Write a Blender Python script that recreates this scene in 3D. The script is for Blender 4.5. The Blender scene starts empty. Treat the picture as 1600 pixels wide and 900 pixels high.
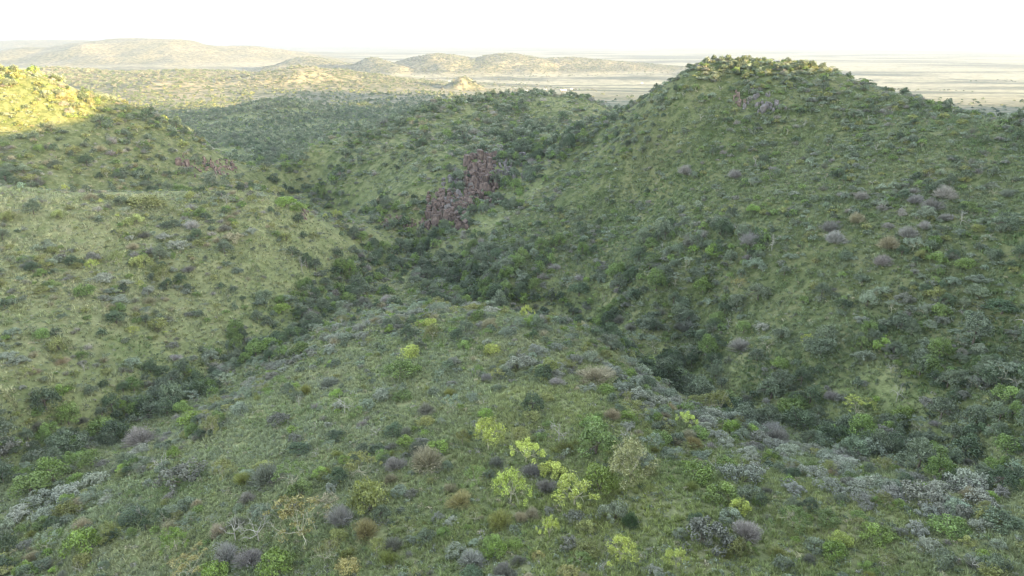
import bpy, math, random
import numpy as np
from mathutils import Vector, Euler

random.seed(7)
RNG = np.random.default_rng(11)
R = math.radians
SC = bpy.context.scene
COL = SC.collection

# ------------------------------------------------------------------ camera
FPX, PITCH = 1081.0, R(19.7)            # focal length in photo pixels (1600 wide), tilt below the horizon
cd = bpy.data.cameras.new('camera')
cam = bpy.data.objects.new('camera', cd)
COL.objects.link(cam)
cam.location = (0, 0, 0)
cam.rotation_euler = (R(90) - PITCH, 0, 0)
cd.sensor_width = 36.0
cd.lens = 36.0 * FPX / 1600.0
cd.clip_start, cd.clip_end = 1.0, 120000.0
SC.camera = cam

# ------------------------------------------------------------------ world, sun, exposure
SUN_EL, SUN_AZ = R(7.0), R(115)         # azimuth clockwise from +Y: behind the right shoulder
SUN_DIR = Vector((math.sin(SUN_AZ) * math.cos(SUN_EL), math.cos(SUN_AZ) * math.cos(SUN_EL), math.sin(SUN_EL)))
w = bpy.data.worlds.new('World')
SC.world = w
w.use_nodes = True
nt = w.node_tree
sky = nt.nodes.new('ShaderNodeTexSky')
sky.sky_type = 'NISHITA'
sky.sun_disc = False
sky.sun_elevation, sky.sun_rotation = SUN_EL, SUN_AZ
sky.air_density, sky.dust_density, sky.ozone_density = 1.0, 1.0, 1.0
bg = nt.nodes['Background']
bg.inputs['Strength'].default_value = 0.15
hsv = nt.nodes.new('ShaderNodeHueSaturation')      # sky desaturated for a paler, more neutral skylight
hsv.inputs['Saturation'].default_value = 0.55
nt.links.new(sky.outputs[0], hsv.inputs['Color'])
nt.links.new(hsv.outputs[0], bg.inputs['Color'])
ld = bpy.data.lights.new('sun', 'SUN')
ld.energy, ld.angle, ld.color = 3.1, R(0.5), (1.0, 0.71, 0.29)
sun = bpy.data.objects.new('sun', ld)
COL.objects.link(sun)
sun.rotation_euler = SUN_DIR.to_track_quat('Z', 'Y').to_euler()
vs = SC.view_settings
vs.view_transform, vs.look, vs.gamma, vs.exposure = 'Standard', 'None', 1.0, 3.58
SC.cycles.volume_bounces = 1
SC.cycles.use_denoising = True
SC.cycles.filter_width = 1.25
SC.cycles.max_bounces = 5
SC.cycles.diffuse_bounces = 2
SC.cycles.transmission_bounces = 3
HAZE_DENSITY = 0.000105

# ------------------------------------------------------------------ small helpers
def ray(u, v):
    a, b = (u - 800) / FPX, (450 - v) / FPX
    return a, math.cos(PITCH) + b * math.sin(PITCH), -math.sin(PITCH) + b * math.cos(PITCH)

def P(u, v, d):                          # point seen at photo pixel (u, v) at forward distance d
    a, y, z = ray(u, v)
    return (a * d / y, d, z * d / y)

def project(x, y, z):
    c, s = math.cos(PITCH), math.sin(PITCH)
    depth = y * c - z * s
    up = y * s + z * c
    depth = np.where(depth < .1, .1, depth)
    return 800 + FPX * x / depth, 450 - FPX * up / depth, depth

def vnoise(x, y, seed=0):
    xi, yi = np.floor(x).astype(np.int64), np.floor(y).astype(np.int64)
    fx, fy = x - xi, y - yi
    fx, fy = fx * fx * (3 - 2 * fx), fy * fy * (3 - 2 * fy)
    def h(i, j):
        n = (i * 374761393 + j * 668265263 + seed * 1274126177) & 0xffffffff
        n = ((n ^ (n >> 13)) * 1274126177) & 0xffffffff
        return ((n ^ (n >> 16)) & 0xffff) / 65535.0
    return (h(xi, yi) * (1 - fx) + h(xi + 1, yi) * fx) * (1 - fy) + (h(xi, yi + 1) * (1 - fx) + h(xi + 1, yi + 1) * fx) * fy

def fbm(x, y, seed=0, octs=4):
    t, a, n = 0, 1.0, 0
    for o in range(octs):
        t = t + a * (vnoise(x * 2 ** o, y * 2 ** o, seed + o) - .5); n += a; a *= .5
    return t / n * 2

def sstep(a, b, x):
    t = np.clip((x - a) / (b - a), 0, 1)
    return t * t * (3 - 2 * t)

def tag(o, label=None, cat=None, group=None, kind=None):
    if label: o['label'] = label
    if cat: o['category'] = cat
    if group: o['group'] = group
    if kind: o['kind'] = kind
    return o

# ------------------------------------------------------------------ terrain control points (pixel, distance, landform)
CP = []
def c(zone, *pts):
    for p in pts: CP.append((*P(*p), zone))
def cw(zone, *pts):
    for p in pts: CP.append((*p, zone))
# foreground ridge running away from under the camera
c('spur', (800, 900, 74), (810, 780, 93), (810, 650, 120), (820, 570, 148), (830, 500, 182), (660, 500, 188), (930, 512, 180),
  (560, 560, 165), (600, 720, 108), (450, 620, 142), (330, 740, 112), (430, 880, 82), (250, 900, 84), (150, 850, 94), (720, 485, 196),
  (1000, 720, 104), (1150, 860, 79), (1000, 600, 142), (1130, 690, 117), (1250, 740, 106), (1400, 800, 93), (1350, 890, 78), (1500, 860, 82), (500, 525, 186))
cw('spur', (25, 212, -90), (-5, 222, -91), (-40, 228, -92))
# left gully, right gully, gorge
c('gully', (0, 722, 130), (-150, 800, 115), (120, 670, 150), (300, 592, 182), (440, 500, 225), (520, 452, 265), (600, 408, 318), (645, 386, 340))
c('gully', (1600, 775, 102), (1700, 830, 92), (1480, 705, 122), (1400, 662, 135), (1250, 640, 145), (1080, 602, 170), (1010, 545, 196), (750, 452, 268))
cw('gully', (32, 232, -97), (10, 250, -98), (-52, 350, -101), (-95, 400, -103), (-140, 460, -104))
c('valley', (430, 281, 545), (400, 220, 800), (330, 200, 950), (520, 205, 900), (450, 250, 640))
# near left hill
c('near_hill', (380, 291, 300), (200, 300, 288), (0, 293, 260), (600, 374, 335), (500, 341, 310), (430, 302, 306), (200, 450, 215), (0, 450, 190), (100, 600, 158),
  (0, 620, 148), (400, 400, 255), (300, 500, 210), (520, 400, 290), (200, 370, 248), (0, 370, 222), (-200, 450, 180), (-200, 300, 250), (-250, 620, 140))
cw('near_hill', (-150, 342, -84), (-200, 322, -75), (-110, 372, -95), (-250, 310, -70), (-300, 305, -66))
# far left hill with the sunlit top
c('far_hill', (0, 118, 420), (60, 120, 426), (110, 142, 436), (180, 163, 446), (210, 174, 450), (280, 202, 452), (335, 238, 450), (392, 281, 446), (150, 250, 375), (0, 200, 372),
  (100, 170, 405), (0, 265, 335), (250, 260, 395), (320, 285, 395), (-150, 92, 410), (-150, 230, 330), (-300, 150, 360))
cw('valley', (-185, 505, -100), (-225, 530, -101), (-265, 590, -103), (-170, 600, -104), (-215, 700, -105), (-120, 640, -103))
cw('far_hill', (-330, 560, -84), (-420, 520, -30), (-560, 430, 0), (-560, 640, -60))
# right hill
c('hill', (1120, 102, 330), (1085, 110, 328), (1050, 136, 335), (1250, 104, 322), (1290, 113, 312), (1400, 149, 280), (1500, 183, 254), (1600, 224, 228), (1690, 254, 212), (1010, 152, 372), (962, 176, 420),
  (1120, 135, 318), (1150, 175, 302), (1250, 150, 296), (1150, 300, 255), (1300, 450, 185), (1400, 370, 192), (1100, 520, 197), (1500, 600, 140), (1550, 450, 165), (1590, 312, 200), (1400, 230, 242),
  (1250, 230, 272), (1050, 230, 300), (1000, 300, 300), (900, 380, 278), (800, 432, 262), (1000, 430, 232), (930, 240, 366), (890, 300, 330), (1250, 560, 162), (1150, 420, 213), (1600, 690, 118), (1750, 600, 130), (1700, 400, 160), (1750, 262, 205), (830, 370, 300), (740, 415, 295))
cw('hill', (150, 450, -45), (230, 400, -48), (300, 420, -68), (110, 480, -62), (110, 370, -22), (400, 600, -98))
# middle hill and its ravine
c('mid_hill', (470, 250, 470), (600, 191, 520), (680, 161, 535), (760, 151, 540), (870, 151, 530), (920, 158, 510), (700, 200, 470), (820, 200, 465), (560, 260, 440), (600, 300, 392), (560, 335, 366), (640, 250, 420),
  (740, 242, 402), (650, 320, 368), (490, 290, 440))
c('gully', (700, 345, 350), (735, 312, 358), (765, 308, 366), (800, 262, 385), (830, 240, 400))
cw('mid_hill', (0, 640, -72), (-70, 625, -84), (110, 600, -75), (-40, 700, -98))
cw('valley', (0, 760, -100), (300, 800, -108), (-300, 1100, -108), (0, 1000, -108), (500, 1000, -110), (-600, 1000, -112), (-450, 760, -100), (700, 700, -112), (0, 1400, -112), (-800, 1300, -112), (800, 1400, -115), (-900, 700, -90))
cw('spur', (0, 20, -63), (0, -150, -52), (-90, 0, -80), (100, 10, -72), (-250, -150, -85), (60, 50, -70))
cw('near_hill', (-330, 120, -62), (-400, 250, -45), (-260, 30, -88), (-600, 100, -40))
cw('hill', (210, 170, -34), (290, 225, -22), (340, 190, -12), (205, 300, -47), (255, 320, -56), (180, 335, -40), (240, 270, -44), (200, 60, -50), (200, -150, -40))
CPA = np.array([q[:3] for q in CP]); CPZ = [q[3] for q in CP]
def _phi(r2): return .5 * r2 * np.log(r2 + 1e-9)
_S = 100.0
_X = CPA[:, :2] / _S
_D = ((_X[:, None] - _X[None]) ** 2).sum(-1)
_n = len(_X)
_A = np.zeros((_n + 3, _n + 3))
_A[:_n, :_n] = _phi(_D) + np.eye(_n) * .003
_A[:_n, _n] = 1; _A[:_n, _n + 1:] = _X; _A[_n, :_n] = 1; _A[_n + 1:, :_n] = _X.T
_W = np.linalg.solve(_A, np.concatenate([CPA[:, 2], np.zeros(3)]))
def rbf(x, y):
    out = np.empty(x.shape); xf, yf, of = x.ravel() / _S, y.ravel() / _S, out.ravel()
    for i in range(0, len(xf), 40000):
        q = np.stack([xf[i:i + 40000], yf[i:i + 40000]], 1)
        d = ((q[:, None] - _X[None]) ** 2).sum(-1)
        of[i:i + 40000] = _phi(d) @ _W[:_n] + _W[_n] + q @ _W[_n + 1:]
    return of.reshape(x.shape)

FAR = []                                 # far hills: (x, y, height, radius across, radius along)
def farhill(u, v, d, base, su, sy):
    x, y, z = P(u, v, d)
    FAR.append((x, y, z - base, su * d / FPX, sy))
farhill(430, 144, 1100, -108, 62, 80)
farhill(565, 160, 1260, -110, 36, 50)
farhill(735, 126, 2100, -147, 24, 55)
farhill(712, 140, 2120, -147, 36, 50)
farhill(150, 121, 2150, -146, 190, 420)
farhill(330, 110, 2350, -153, 170, 520)
farhill(500, 106, 2450, -157, 150, 480)
farhill(585, 113, 2600, -160, 60, 330)
farhill(250, 140, 1750, -130, 90, 120)
farhill(450, 128, 2000, -140, 70, 110)
farhill(20, 128, 2000, -140, 120, 300)
farhill(700, 86, 4200, -180, 70, 260)
farhill(790, 85, 4300, -180, 70, 260)
farhill(880, 93, 4400, -180, 80, 260)
farhill(590, 90, 4100, -180, 40, 220)
farhill(980, 99, 4600, -180, 90, 260)
farhill(500, 89, 4500, -180, 60, 260)
farhill(215, 60, 5600, -180, 150, 700)
farhill(60, 74, 5400, -180, 100, 500)
farhill(360, 72, 6000, -180, 120, 600)
farhill(80, 62, 9000, -180, 260, 1200)

def crest_line(y):                       # height of the off-frame range that throws the evening shade
    return np.interp(y, [-400, 100, 130, 160, 188, 199, 237, 420, 560, 680, 735, 790, 1000, 1090, 1200], [36, 24.5, 27, 34, 42, 17.3, 17.3, 42, 68, 62, 36, 82, 104, 60, -150])

def dist_poly(x, y, pl):
    out = np.full(x.shape, 1e9)
    for a, b in zip(pl[:-1], pl[1:]):
        ab = b[:2] - a[:2]; L = (ab ** 2).sum() + 1e-9
        t = np.clip(((x - a[0]) * ab[0] + (y - a[1]) * ab[1]) / L, 0, 1)
        out = np.minimum(out, np.hypot(x - a[0] - t * ab[0], y - a[1] - t * ab[1]))
    return out
def cw_line(zone_pts): return np.array([P(*q) for q in zone_pts])
GULLY = [cw_line([(-150, 800, 115), (0, 722, 130), (120, 670, 150), (300, 592, 182), (440, 500, 225), (520, 452, 265), (600, 408, 318), (645, 386, 340)]),
         cw_line([(1700, 830, 92), (1600, 775, 102), (1480, 705, 122), (1400, 662, 135), (1250, 640, 145), (1080, 602, 170), (1010, 545, 196), (870, 480, 240), (750, 452, 268), (645, 386, 335)]),
         cw_line([(645, 386, 340), (700, 345, 350), (735, 312, 358), (800, 262, 385), (830, 240, 400)]),
         np.array([(-52, 350, 0), (-95, 400, 0), (-140, 460, 0), (-185, 545, 0)]),
         np.array([(-300, 300, 0), (-250, 312, 0), (-200, 324, 0), (-150, 344, 0), (-110, 374, 0), (-95, 400, 0)]),
         cw_line([(1080, 602, 170), (1070, 530, 195), (1075, 470, 210)])]
def gully_dist(x, y):
    d = np.full(np.shape(x), 1e9)
    for g in GULLY: d = np.minimum(d, dist_poly(x, y, g))
    return d

def terrain(x, y):
    r = np.hypot(x, y)
    near = np.clip(rbf(np.clip(x, -1100, 1100), np.clip(y, -250, 1600)), -135, 40)
    base = np.interp(y, [1100, 1700, 2500, 3200], [-110, -127, -160, -180])
    base = np.where(y < 0, np.clip(-95 - .02 * np.abs(y), -140, -95), base)
    far = base + 0 * x
    wx, wy = x + fbm(x / 300, y / 300, 91) * 130 * sstep(1500, 2400, r), y + fbm(x / 300, y / 300, 95) * 160 * sstep(1500, 2400, r)
    for hx, hy, hh, sx, sy in FAR:
        g = np.exp(-(((wx - hx) / sx) ** 2 + ((wy - hy) / sy) ** 2) / 1.3)
        far = np.maximum(far, base + hh * g) if hh > 45 else far + hh * g
    far = far + fbm(x / 420, y / 420, 5) * np.interp(r, [900, 1500, 2600, 3000, 5000], [2, 3, 9, 9, 7]) * (.25 + sstep(8, 40, far - base)) + fbm(x / 120, y / 120, 15) * np.interp(r, [900, 2500, 5000], [1.5, 7, 6]) * (.15 + sstep(8, 40, far - base))
    k = sstep(850, 1350, r)
    k = np.maximum(k, sstep(350, 700, np.abs(x) - .95 * np.clip(y, 0, 1e9) * 0 - 350) * (y < 150))
    z = near * (1 - k) + far * k
    off = (x - (.95 * y + 150)) / math.hypot(1, .95)
    cr = crest_line((.423 * x + .906 * y - 63.5) / 1.308)      # level along the evening light
    wd = np.where(off > 0, 260.0, np.interp(y, [0, 300, 1000], [62, 80, 130]))
    rise = np.exp(-(off / wd) ** 2) * sstep(-420, -250, y)
    z = np.where(cr > z, z + (cr - z) * rise, z)
    # relief of gullies and humps
    gdv = np.full(x.shape, 1e9); m_ = (r < 700) & (y > 50)
    gdv[m_] = gully_dist(x[m_], y[m_])
    z = z - 4.5 * np.exp(-(gdv / 9.0) ** 1.3)
    z = z + fbm(x / 95, y / 95, 57, 2) * 2.4 * sstep(60, 140, r) * (1 - k) * (1 - np.exp(-((x - 110) ** 2 + (y - 325) ** 2) / 60.0 ** 2))
    z = z + fbm(x / 46, y / 46, 21, 3) * (3.2 - 2.2 * np.exp(-((x - 110) ** 2 + (y - 325) ** 2) / 60.0 ** 2) - 1.8 * np.exp(-((x + 10) ** 2 + (y - 520) ** 2) / 130.0 ** 2)) * sstep(40, 120, r) * (1 - k) + fbm(x / 11, y / 11, 31, 3) * .7 * (1 - k)
    return z

# polar sheet
TH = np.concatenate([np.arange(-180, -50, 2.5), np.arange(-50, 50.001, .25), np.arange(52.5, 180.01, 2.5)])
RR = np.concatenate([[3, 10, 20, 30, 38], 45 * 1.0115 ** np.arange(0, 576)])
TG, RG = np.meshgrid(np.radians(TH), RR)
GX, GY = RG * np.sin(TG), RG * np.cos(TG)
GZ = terrain(GX, GY)
GZ[:, -1] = GZ[:, 0]
LR = np.log(RR)
def H(x, y):                              # bilinear look-up
    x, y = np.asarray(x, float), np.asarray(y, float)
    t = np.interp(np.degrees(np.arctan2(x, y)), TH, np.arange(len(TH)))
    q = np.interp(np.log(np.maximum(np.hypot(x, y), 3.01)), LR, np.arange(len(LR)))
    i, j = np.clip(q.astype(int), 0, len(LR) - 2), np.clip(t.astype(int), 0, len(TH) - 2)
    fi, fj = q - i, t - j
    return (GZ[i, j] * (1 - fj) + GZ[i, j + 1] * fj) * (1 - fi) + (GZ[i + 1, j] * (1 - fj) + GZ[i + 1, j + 1] * fj) * fi

def ground(u, v):                         # where the ray through a photo pixel first meets the ground
    a, dy, dz = ray(u, v)
    t = np.exp(np.linspace(math.log(40), math.log(20000), 1500))
    hit = dz * t < H(a * t, dy * t)
    if not hit.any(): return None
    k = int(np.argmax(hit)); lo, hi = t[max(k - 1, 0)], t[k]
    for _ in range(20):
        m = (lo + hi) / 2
        if dz * m < float(H(a * m, dy * m)): hi = m
        else: lo = m
    return np.array([a * hi, dy * hi, float(H(a * hi, dy * hi))])

def zone_of(x, y):
    x, y = np.asarray(x, float), np.asarray(y, float)
    d = (x.ravel()[:, None] - CPA[None, :, 0]) ** 2 + (y.ravel()[:, None] - CPA[None, :, 1]) ** 2
    z = np.array(CPZ)[d.argmin(1)].astype(object)
    z[np.hypot(x, y).ravel() > 1250] = 'plain'
    return z.reshape(x.shape)

def polyline_world(pts):
    q = [ground(*p) for p in pts]
    return np.array([p for p in q if p is not None])
# ------------------------------------------------------------------ materials
def new_mat(name):
    m = bpy.data.materials.new(name); m.use_nodes = True
    return m, m.node_tree.nodes, m.node_tree.links

def foliage_mat(name, transl=.25, spread=.9, gloss=.06):
    m, n, l = new_mat(name)
    n.remove(n['Principled BSDF'])
    at = n.new('ShaderNodeAttribute'); at.attribute_type = 'INSTANCER'; at.attribute_name = 'tint'
    va = n.new('ShaderNodeAttribute'); va.attribute_name = 'leaf_var'
    mr = n.new('ShaderNodeMapRange'); mr.inputs['To Min'].default_value = 1 - spread * .55; mr.inputs['To Max'].default_value = 1 + spread * .6
    l.new(va.outputs['Fac'], mr.inputs['Value'])
    mul = n.new('ShaderNodeVectorMath'); mul.operation = 'SCALE'
    l.new(at.outputs['Vector'], mul.inputs[0]); l.new(mr.outputs[0], mul.inputs['Scale'])
    d = n.new('ShaderNodeBsdfDiffuse'); t = n.new('ShaderNodeBsdfTranslucent'); mx = n.new('ShaderNodeMixShader'); mx.inputs[0].default_value = transl
    l.new(mul.outputs[0], d.inputs['Color']); l.new(mul.outputs[0], t.inputs['Color'])
    l.new(d.outputs[0], mx.inputs[1]); l.new(t.outputs[0], mx.inputs[2])
    g = n.new('ShaderNodeBsdfGlossy'); g.inputs['Roughness'].default_value = .55; mg = n.new('ShaderNodeMixShader'); mg.inputs[0].default_value = gloss
    l.new(mx.outputs[0], mg.inputs[1]); l.new(g.outputs[0], mg.inputs[2])
    l.new(mg.outputs[0], n['Material Output'].inputs['Surface'])
    return m

def bark_mat(name, ca, cb, scale=6):
    m, n, l = new_mat(name)
    b = n['Principled BSDF']; b.inputs['Roughness'].default_value = .85
    tc = n.new('ShaderNodeTexCoord'); no = n.new('ShaderNodeTexNoise'); no.inputs['Scale'].default_value = scale; no.inputs['Detail'].default_value = 4
    cr = n.new('ShaderNodeValToRGB'); cr.color_ramp.elements[0].color = (*ca, 1); cr.color_ramp.elements[1].color = (*cb, 1)
    cr.color_ramp.elements[0].position = .35; cr.color_ramp.elements[1].position = .65
    l.new(tc.outputs['Object'], no.inputs['Vector']); l.new(no.outputs['Fac'], cr.inputs['Fac']); l.new(cr.outputs[0], b.inputs['Base Color'])
    return m

M_LEAF = foliage_mat('leaves', .10, 1.1)
M_SILVER = foliage_mat('silvery leaves', .15, .6, .05)
M_TWIG = foliage_mat('dry twigs', 0, .7, .02)
M_GRASS = foliage_mat('grass blades', .3, .7, .05)
M_PALE = bark_mat('pale bark', (.28, .26, .17), (.44, .41, .29))
M_BROWN = bark_mat('brown bark', (.08, .06, .045), (.17, .14, .11))
M_WHITE = bark_mat('bleached wood', (.27, .25, .21), (.44, .41, .35))

def ground_mat():
    m, n, l = new_mat('grassy hillside')
    b = n['Principled BSDF']; b.inputs['Roughness'].default_value = .95; b.inputs['Specular IOR Level'].default_value = .1
    geo = n.new('ShaderNodeNewGeometry')
    def noise(scale, detail=5, rough=.6, vec=None, dist=0):
        x = n.new('ShaderNodeTexNoise'); x.inputs['Scale'].default_value = scale; x.inputs['Detail'].default_value = detail; x.inputs['Roughness'].default_value = rough; x.inputs['Distortion'].default_value = dist
        l.new(vec or geo.outputs['Position'], x.inputs['Vector']); return x.outputs['Fac']
    def ramp(f, *st):
        r = n.new('ShaderNodeValToRGB'); e = r.color_ramp.elements
        while len(e) < len(st): e.new(.5)
        for k, (p, cc) in enumerate(st): e[k].position = p; e[k].color = (*cc, 1)
        l.new(f, r.inputs['Fac']); return r.outputs[0]
    def mix(f, a, bb, mode='MIX'):
        x = n.new('ShaderNodeMix'); x.data_type = 'RGBA'; x.blend_type = mode
        if isinstance(f, (int, float)): x.inputs[0].default_value = f
        else: l.new(f, x.inputs[0])
        l.new(a, x.inputs[6]); l.new(bb, x.inputs[7]); return x.outputs[2]
    def attr(nm):
        x = n.new('ShaderNodeAttribute'); x.attribute_name = nm; return x.outputs['Fac']
    lush = ramp(noise(.09), (.3, (.11, .135, .055)), (.5, (.175, .195, .085)), (.7, (.24, .235, .115)))
    dry = ramp(noise(.12), (.3, (.135, .15, .07)), (.55, (.205, .205, .105)), (.75, (.245, .22, .135)))
    speck = ramp(noise(1.1, 6, .75), (.3, (.45, .5, .45)), (.55, (1, 1, 1)), (.75, (1.35, 1.3, 1.2)))
    near = mix(.85, mix(attr('dry'), lush, dry), speck, 'MULTIPLY')
    bush = ramp(noise(.35, 3, .5), (.46, (1, 1, 1)), (.56, (.42, .5, .38)))
    dk = n.new('ShaderNodeMapRange'); dk.inputs['To Min'].default_value = 1.0; dk.inputs['To Max'].default_value = .68; l.new(attr('hill_dark'), dk.inputs['Value'])  # darkens the hills' ground; far hill's darker, hazy look painted in
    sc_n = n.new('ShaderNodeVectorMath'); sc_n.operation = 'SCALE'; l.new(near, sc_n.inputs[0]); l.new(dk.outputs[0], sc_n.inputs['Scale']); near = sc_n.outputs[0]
    near = mix(attr('scrub'), near, mix(1.0, near, bush, 'MULTIPLY'))
    soil = ramp(noise(.5), (.35, (.16, .09, .07)), (.65, (.26, .16, .12)))
    near = mix(attr('rock'), near, soil)
    # plains: pale grass, dark bands of bush, stretched by the far view only through their true size
    mp = n.new('ShaderNodeMapping'); mp.inputs['Scale'].default_value = (.0006, .0013, .001)
    l.new(geo.outputs['Position'], mp.inputs['Vector'])
    band = ramp(noise(1.0, 8, .62, mp.outputs[0], .5), (.42, (.31, .275, .19)), (.49, (.235, .215, .15)), (.54, (.11, .11, .075)), (.66, (.06, .07, .05)))
    dots = ramp(noise(.03, 4, .7), (.44, (1.1, 1.1, 1.1)), (.6, (.45, .5, .45)))
    plain = mix(.8, band, dots, 'MULTIPLY')
    hills = mix(1.0, ramp(noise(.004, 5), (.35, (.225, .195, .14)), (.6, (.135, .132, .095))), ramp(noise(.045, 4, .7), (.40, (1.25, 1.2, 1.1)), (.6, (.4, .48, .4))), 'MULTIPLY')
    far = mix(attr('bushy'), plain, hills)
    l.new(mix(attr('far'), near, far), b.inputs['Base Color'])
    bp = n.new('ShaderNodeBump'); bp.inputs['Strength'].default_value = .7; bp.inputs['Distance'].default_value = .4
    l.new(noise(1.6, 7, .7), bp.inputs['Height']); l.new(bp.outputs[0], b.inputs['Normal'])
    return m
M_GROUND = ground_mat()

# ------------------------------------------------------------------ the ground, one continuous sheet cut along the landforms' feet
ZN = zone_of(GX, GY)
ZN[np.abs(TG) > R(56)] = 'hill'
nr, nc = GX.shape
RFAR = np.hypot(GX, GY)
hfar = np.zeros(GX.shape)
for hx, hy, hh, sx, sy in FAR: hfar = np.maximum(hfar, np.exp(-(((GX - hx) / sx) ** 2 + ((GY - hy) / sy) ** 2) / 2.2))
A_far = sstep(1000, 1500, RFAR)
A_bushy = np.clip(sstep(.12, .5, hfar) + (1 - sstep(1500, 2300, RFAR)), 0, 1)
gd = gully_dist(GX, GY); gd[RFAR > 900] = 1e9
A_dry = np.select([ZN == 'near_hill', ZN == 'far_hill', ZN == 'mid_hill', ZN == 'hill', ZN == 'spur'], [.66, .3, .45, .12, .45], .35) * np.clip(gd / 30, 0, 1) + fbm(GX / 35, GY / 35, 77) * .35
A_dry = np.clip(A_dry, 0, 1)
A_scrub = np.select([ZN == 'hill', ZN == 'mid_hill', ZN == 'valley', ZN == 'far_hill'], [.7, .7, .9, .6], .35)
sl = np.hypot(*np.gradient(GZ, axis=(0, 1))) * 0
dzr = np.gradient(GZ, axis=0) / np.maximum(np.gradient(RG, axis=0), 1e-6); dzt = np.gradient(GZ, axis=1) / np.maximum(np.gradient(TG, axis=1) * RG, 1e-6)
A_rock = sstep(1.1, 1.7, np.hypot(dzr, dzt)) * .06
vid = np.arange(nr * nc).reshape(nr, nc)
quads = np.stack([vid[:-1, :-1], vid[:-1, 1:], vid[1:, 1:], vid[1:, :-1]], -1).reshape(-1, 4)
qz = ZN[:-1, :-1].ravel()
XYZ = np.stack([GX, GY, GZ], -1).reshape(-1, 3)
dX = np.stack([np.gradient(GX, axis=1), np.gradient(GY, axis=1), np.gradient(GZ, axis=1)], -1)
dY = np.stack([np.gradient(GX, axis=0), np.gradient(GY, axis=0), np.gradient(GZ, axis=0)], -1)
NRM = np.cross(dX, dY).reshape(-1, 3); NRM /= np.linalg.norm(NRM, axis=1, keepdims=True) + 1e-12
NRM[NRM[:, 2] < 0] *= -1

def mesh_np(name, verts, faces, mats, attrs=None, midx=None, smooth=False):
    me = bpy.data.meshes.new(name)
    verts = np.asarray(verts, np.float32); nv = len(verts)
    if isinstance(faces, np.ndarray): sizes = np.full(len(faces), faces.shape[1]); flat = faces.ravel()
    else: sizes = np.array([len(f) for f in faces]); flat = np.array([i for f in faces for i in f])
    me.vertices.add(nv); me.vertices.foreach_set('co', verts.ravel())
    me.loops.add(len(flat)); me.loops.foreach_set('vertex_index', flat.astype(np.int32))
    me.polygons.add(len(sizes)); me.polygons.foreach_set('loop_start', np.concatenate([[0], np.cumsum(sizes)[:-1]]).astype(np.int32))
    for m in mats: me.materials.append(m)
    if midx is not None: me.polygons.foreach_set('material_index', np.asarray(midx, np.int32))
    me.polygons.foreach_set('use_smooth', np.full(len(sizes), smooth))
    me.update(calc_edges=True)
    for k, a in (attrs or {}).items():
        at = me.attributes.new(k, 'FLOAT', 'POINT'); at.data.foreach_set('value', np.asarray(a, np.float32))
    return me

ZNAMES = {'spur': ('ridge', 'grassy ridge falling away below the camera between two gullies'), 'gully': ('gully', 'dark bushy gullies around the grassy ridge'),
          'near_hill': ('hill', 'pale grassy hillside across the gully with scattered bushes'), 'far_hill': ('hill', 'farther hill whose top catches yellow sunlight'),
          'hill': ('hill', 'tall scrub covered hill with a sunlit rocky top'), 'mid_hill': ('hill', 'rounded bushy hill above the red cliffs'),
          'valley': ('valley', 'wooded valley floor in shade behind the hills'), 'plain': ('plain', 'hazy sunlit plain with low ranges stretching to the horizon')}
for z, (nm, lab) in ZNAMES.items():
    q = quads[qz == z]
    if not len(q): continue
    used, inv = np.unique(q.ravel(), return_inverse=True)
    me = mesh_np(nm, XYZ[used], inv.reshape(-1, 4), [M_GROUND], {k: a.ravel()[used] for k, a in (('far', A_far), ('bushy', A_bushy), ('dry', A_dry), ('scrub', A_scrub), ('rock', A_rock), ('hill_dark', np.select([ZN == 'hill', ZN == 'far_hill', ZN == 'mid_hill'], [1.0, .75, .4], 0)))}, smooth=True)
    me.normals_split_custom_set_from_vertices(NRM[used].tolist())
    o = bpy.data.objects.new(nm, me); COL.objects.link(o); tag(o, lab, kind='structure')

# ------------------------------------------------------------------ plant shapes (unit width, base at the origin)
class Geo:
    def __init__(s): s.v, s.f, s.n, s.var = [], [], 0, []
    def add(s, v, f, var):
        s.v.append(v); s.f.append(f + s.n); s.n += len(v); s.var.append(var)
    def mesh(s, name, mat):
        return mesh_np(name, np.concatenate(s.v), np.concatenate(s.f), [mat], {'leaf_var': np.concatenate(s.var)})

def leaves(geo, rng, pts, size, aspect=.5, up=.4, var=None, outward=None):
    n = len(pts)
    nn = rng.normal(size=(n, 3)); nn[:, 2] = nn[:, 2] * .8 + up
    if outward is not None: nn = nn * .55 + outward * 1.0
    nn /= np.linalg.norm(nn, axis=1, keepdims=True) + 1e-9
    t = np.cross(nn, rng.normal(size=(n, 3))); t /= np.linalg.norm(t, axis=1, keepdims=True) + 1e-9
    b = np.cross(nn, t)
    L = (size * rng.uniform(.6, 1.4, n))[:, None]
    v = np.stack([pts - t * L * .5, pts + b * L * aspect * .5, pts + t * L * .5, pts - b * L * aspect * .5], 1).reshape(-1, 3)
    v[:, 2] = np.maximum(v[:, 2], .005)
    vv = rng.uniform(0, 1, n) if var is None else np.clip(var, 0, 1)
    geo.add(v, np.arange(n * 4).reshape(n, 4), np.repeat(vv, 4))

def clump_points(rng, centers, rad, k, flat=.75, shell=.5):
    m = len(centers)
    d = rng.normal(size=(m * k, 3)); d /= np.linalg.norm(d, axis=1, keepdims=True)
    rr = rng.uniform(shell, 1, m * k) ** .6
    out = d.copy()
    d = d * rr[:, None]; d[:, 2] *= flat
    rad = np.repeat(np.broadcast_to(rad, (m,)), k)[:, None]
    return np.repeat(centers, k, 0) + d * rad, out

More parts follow.
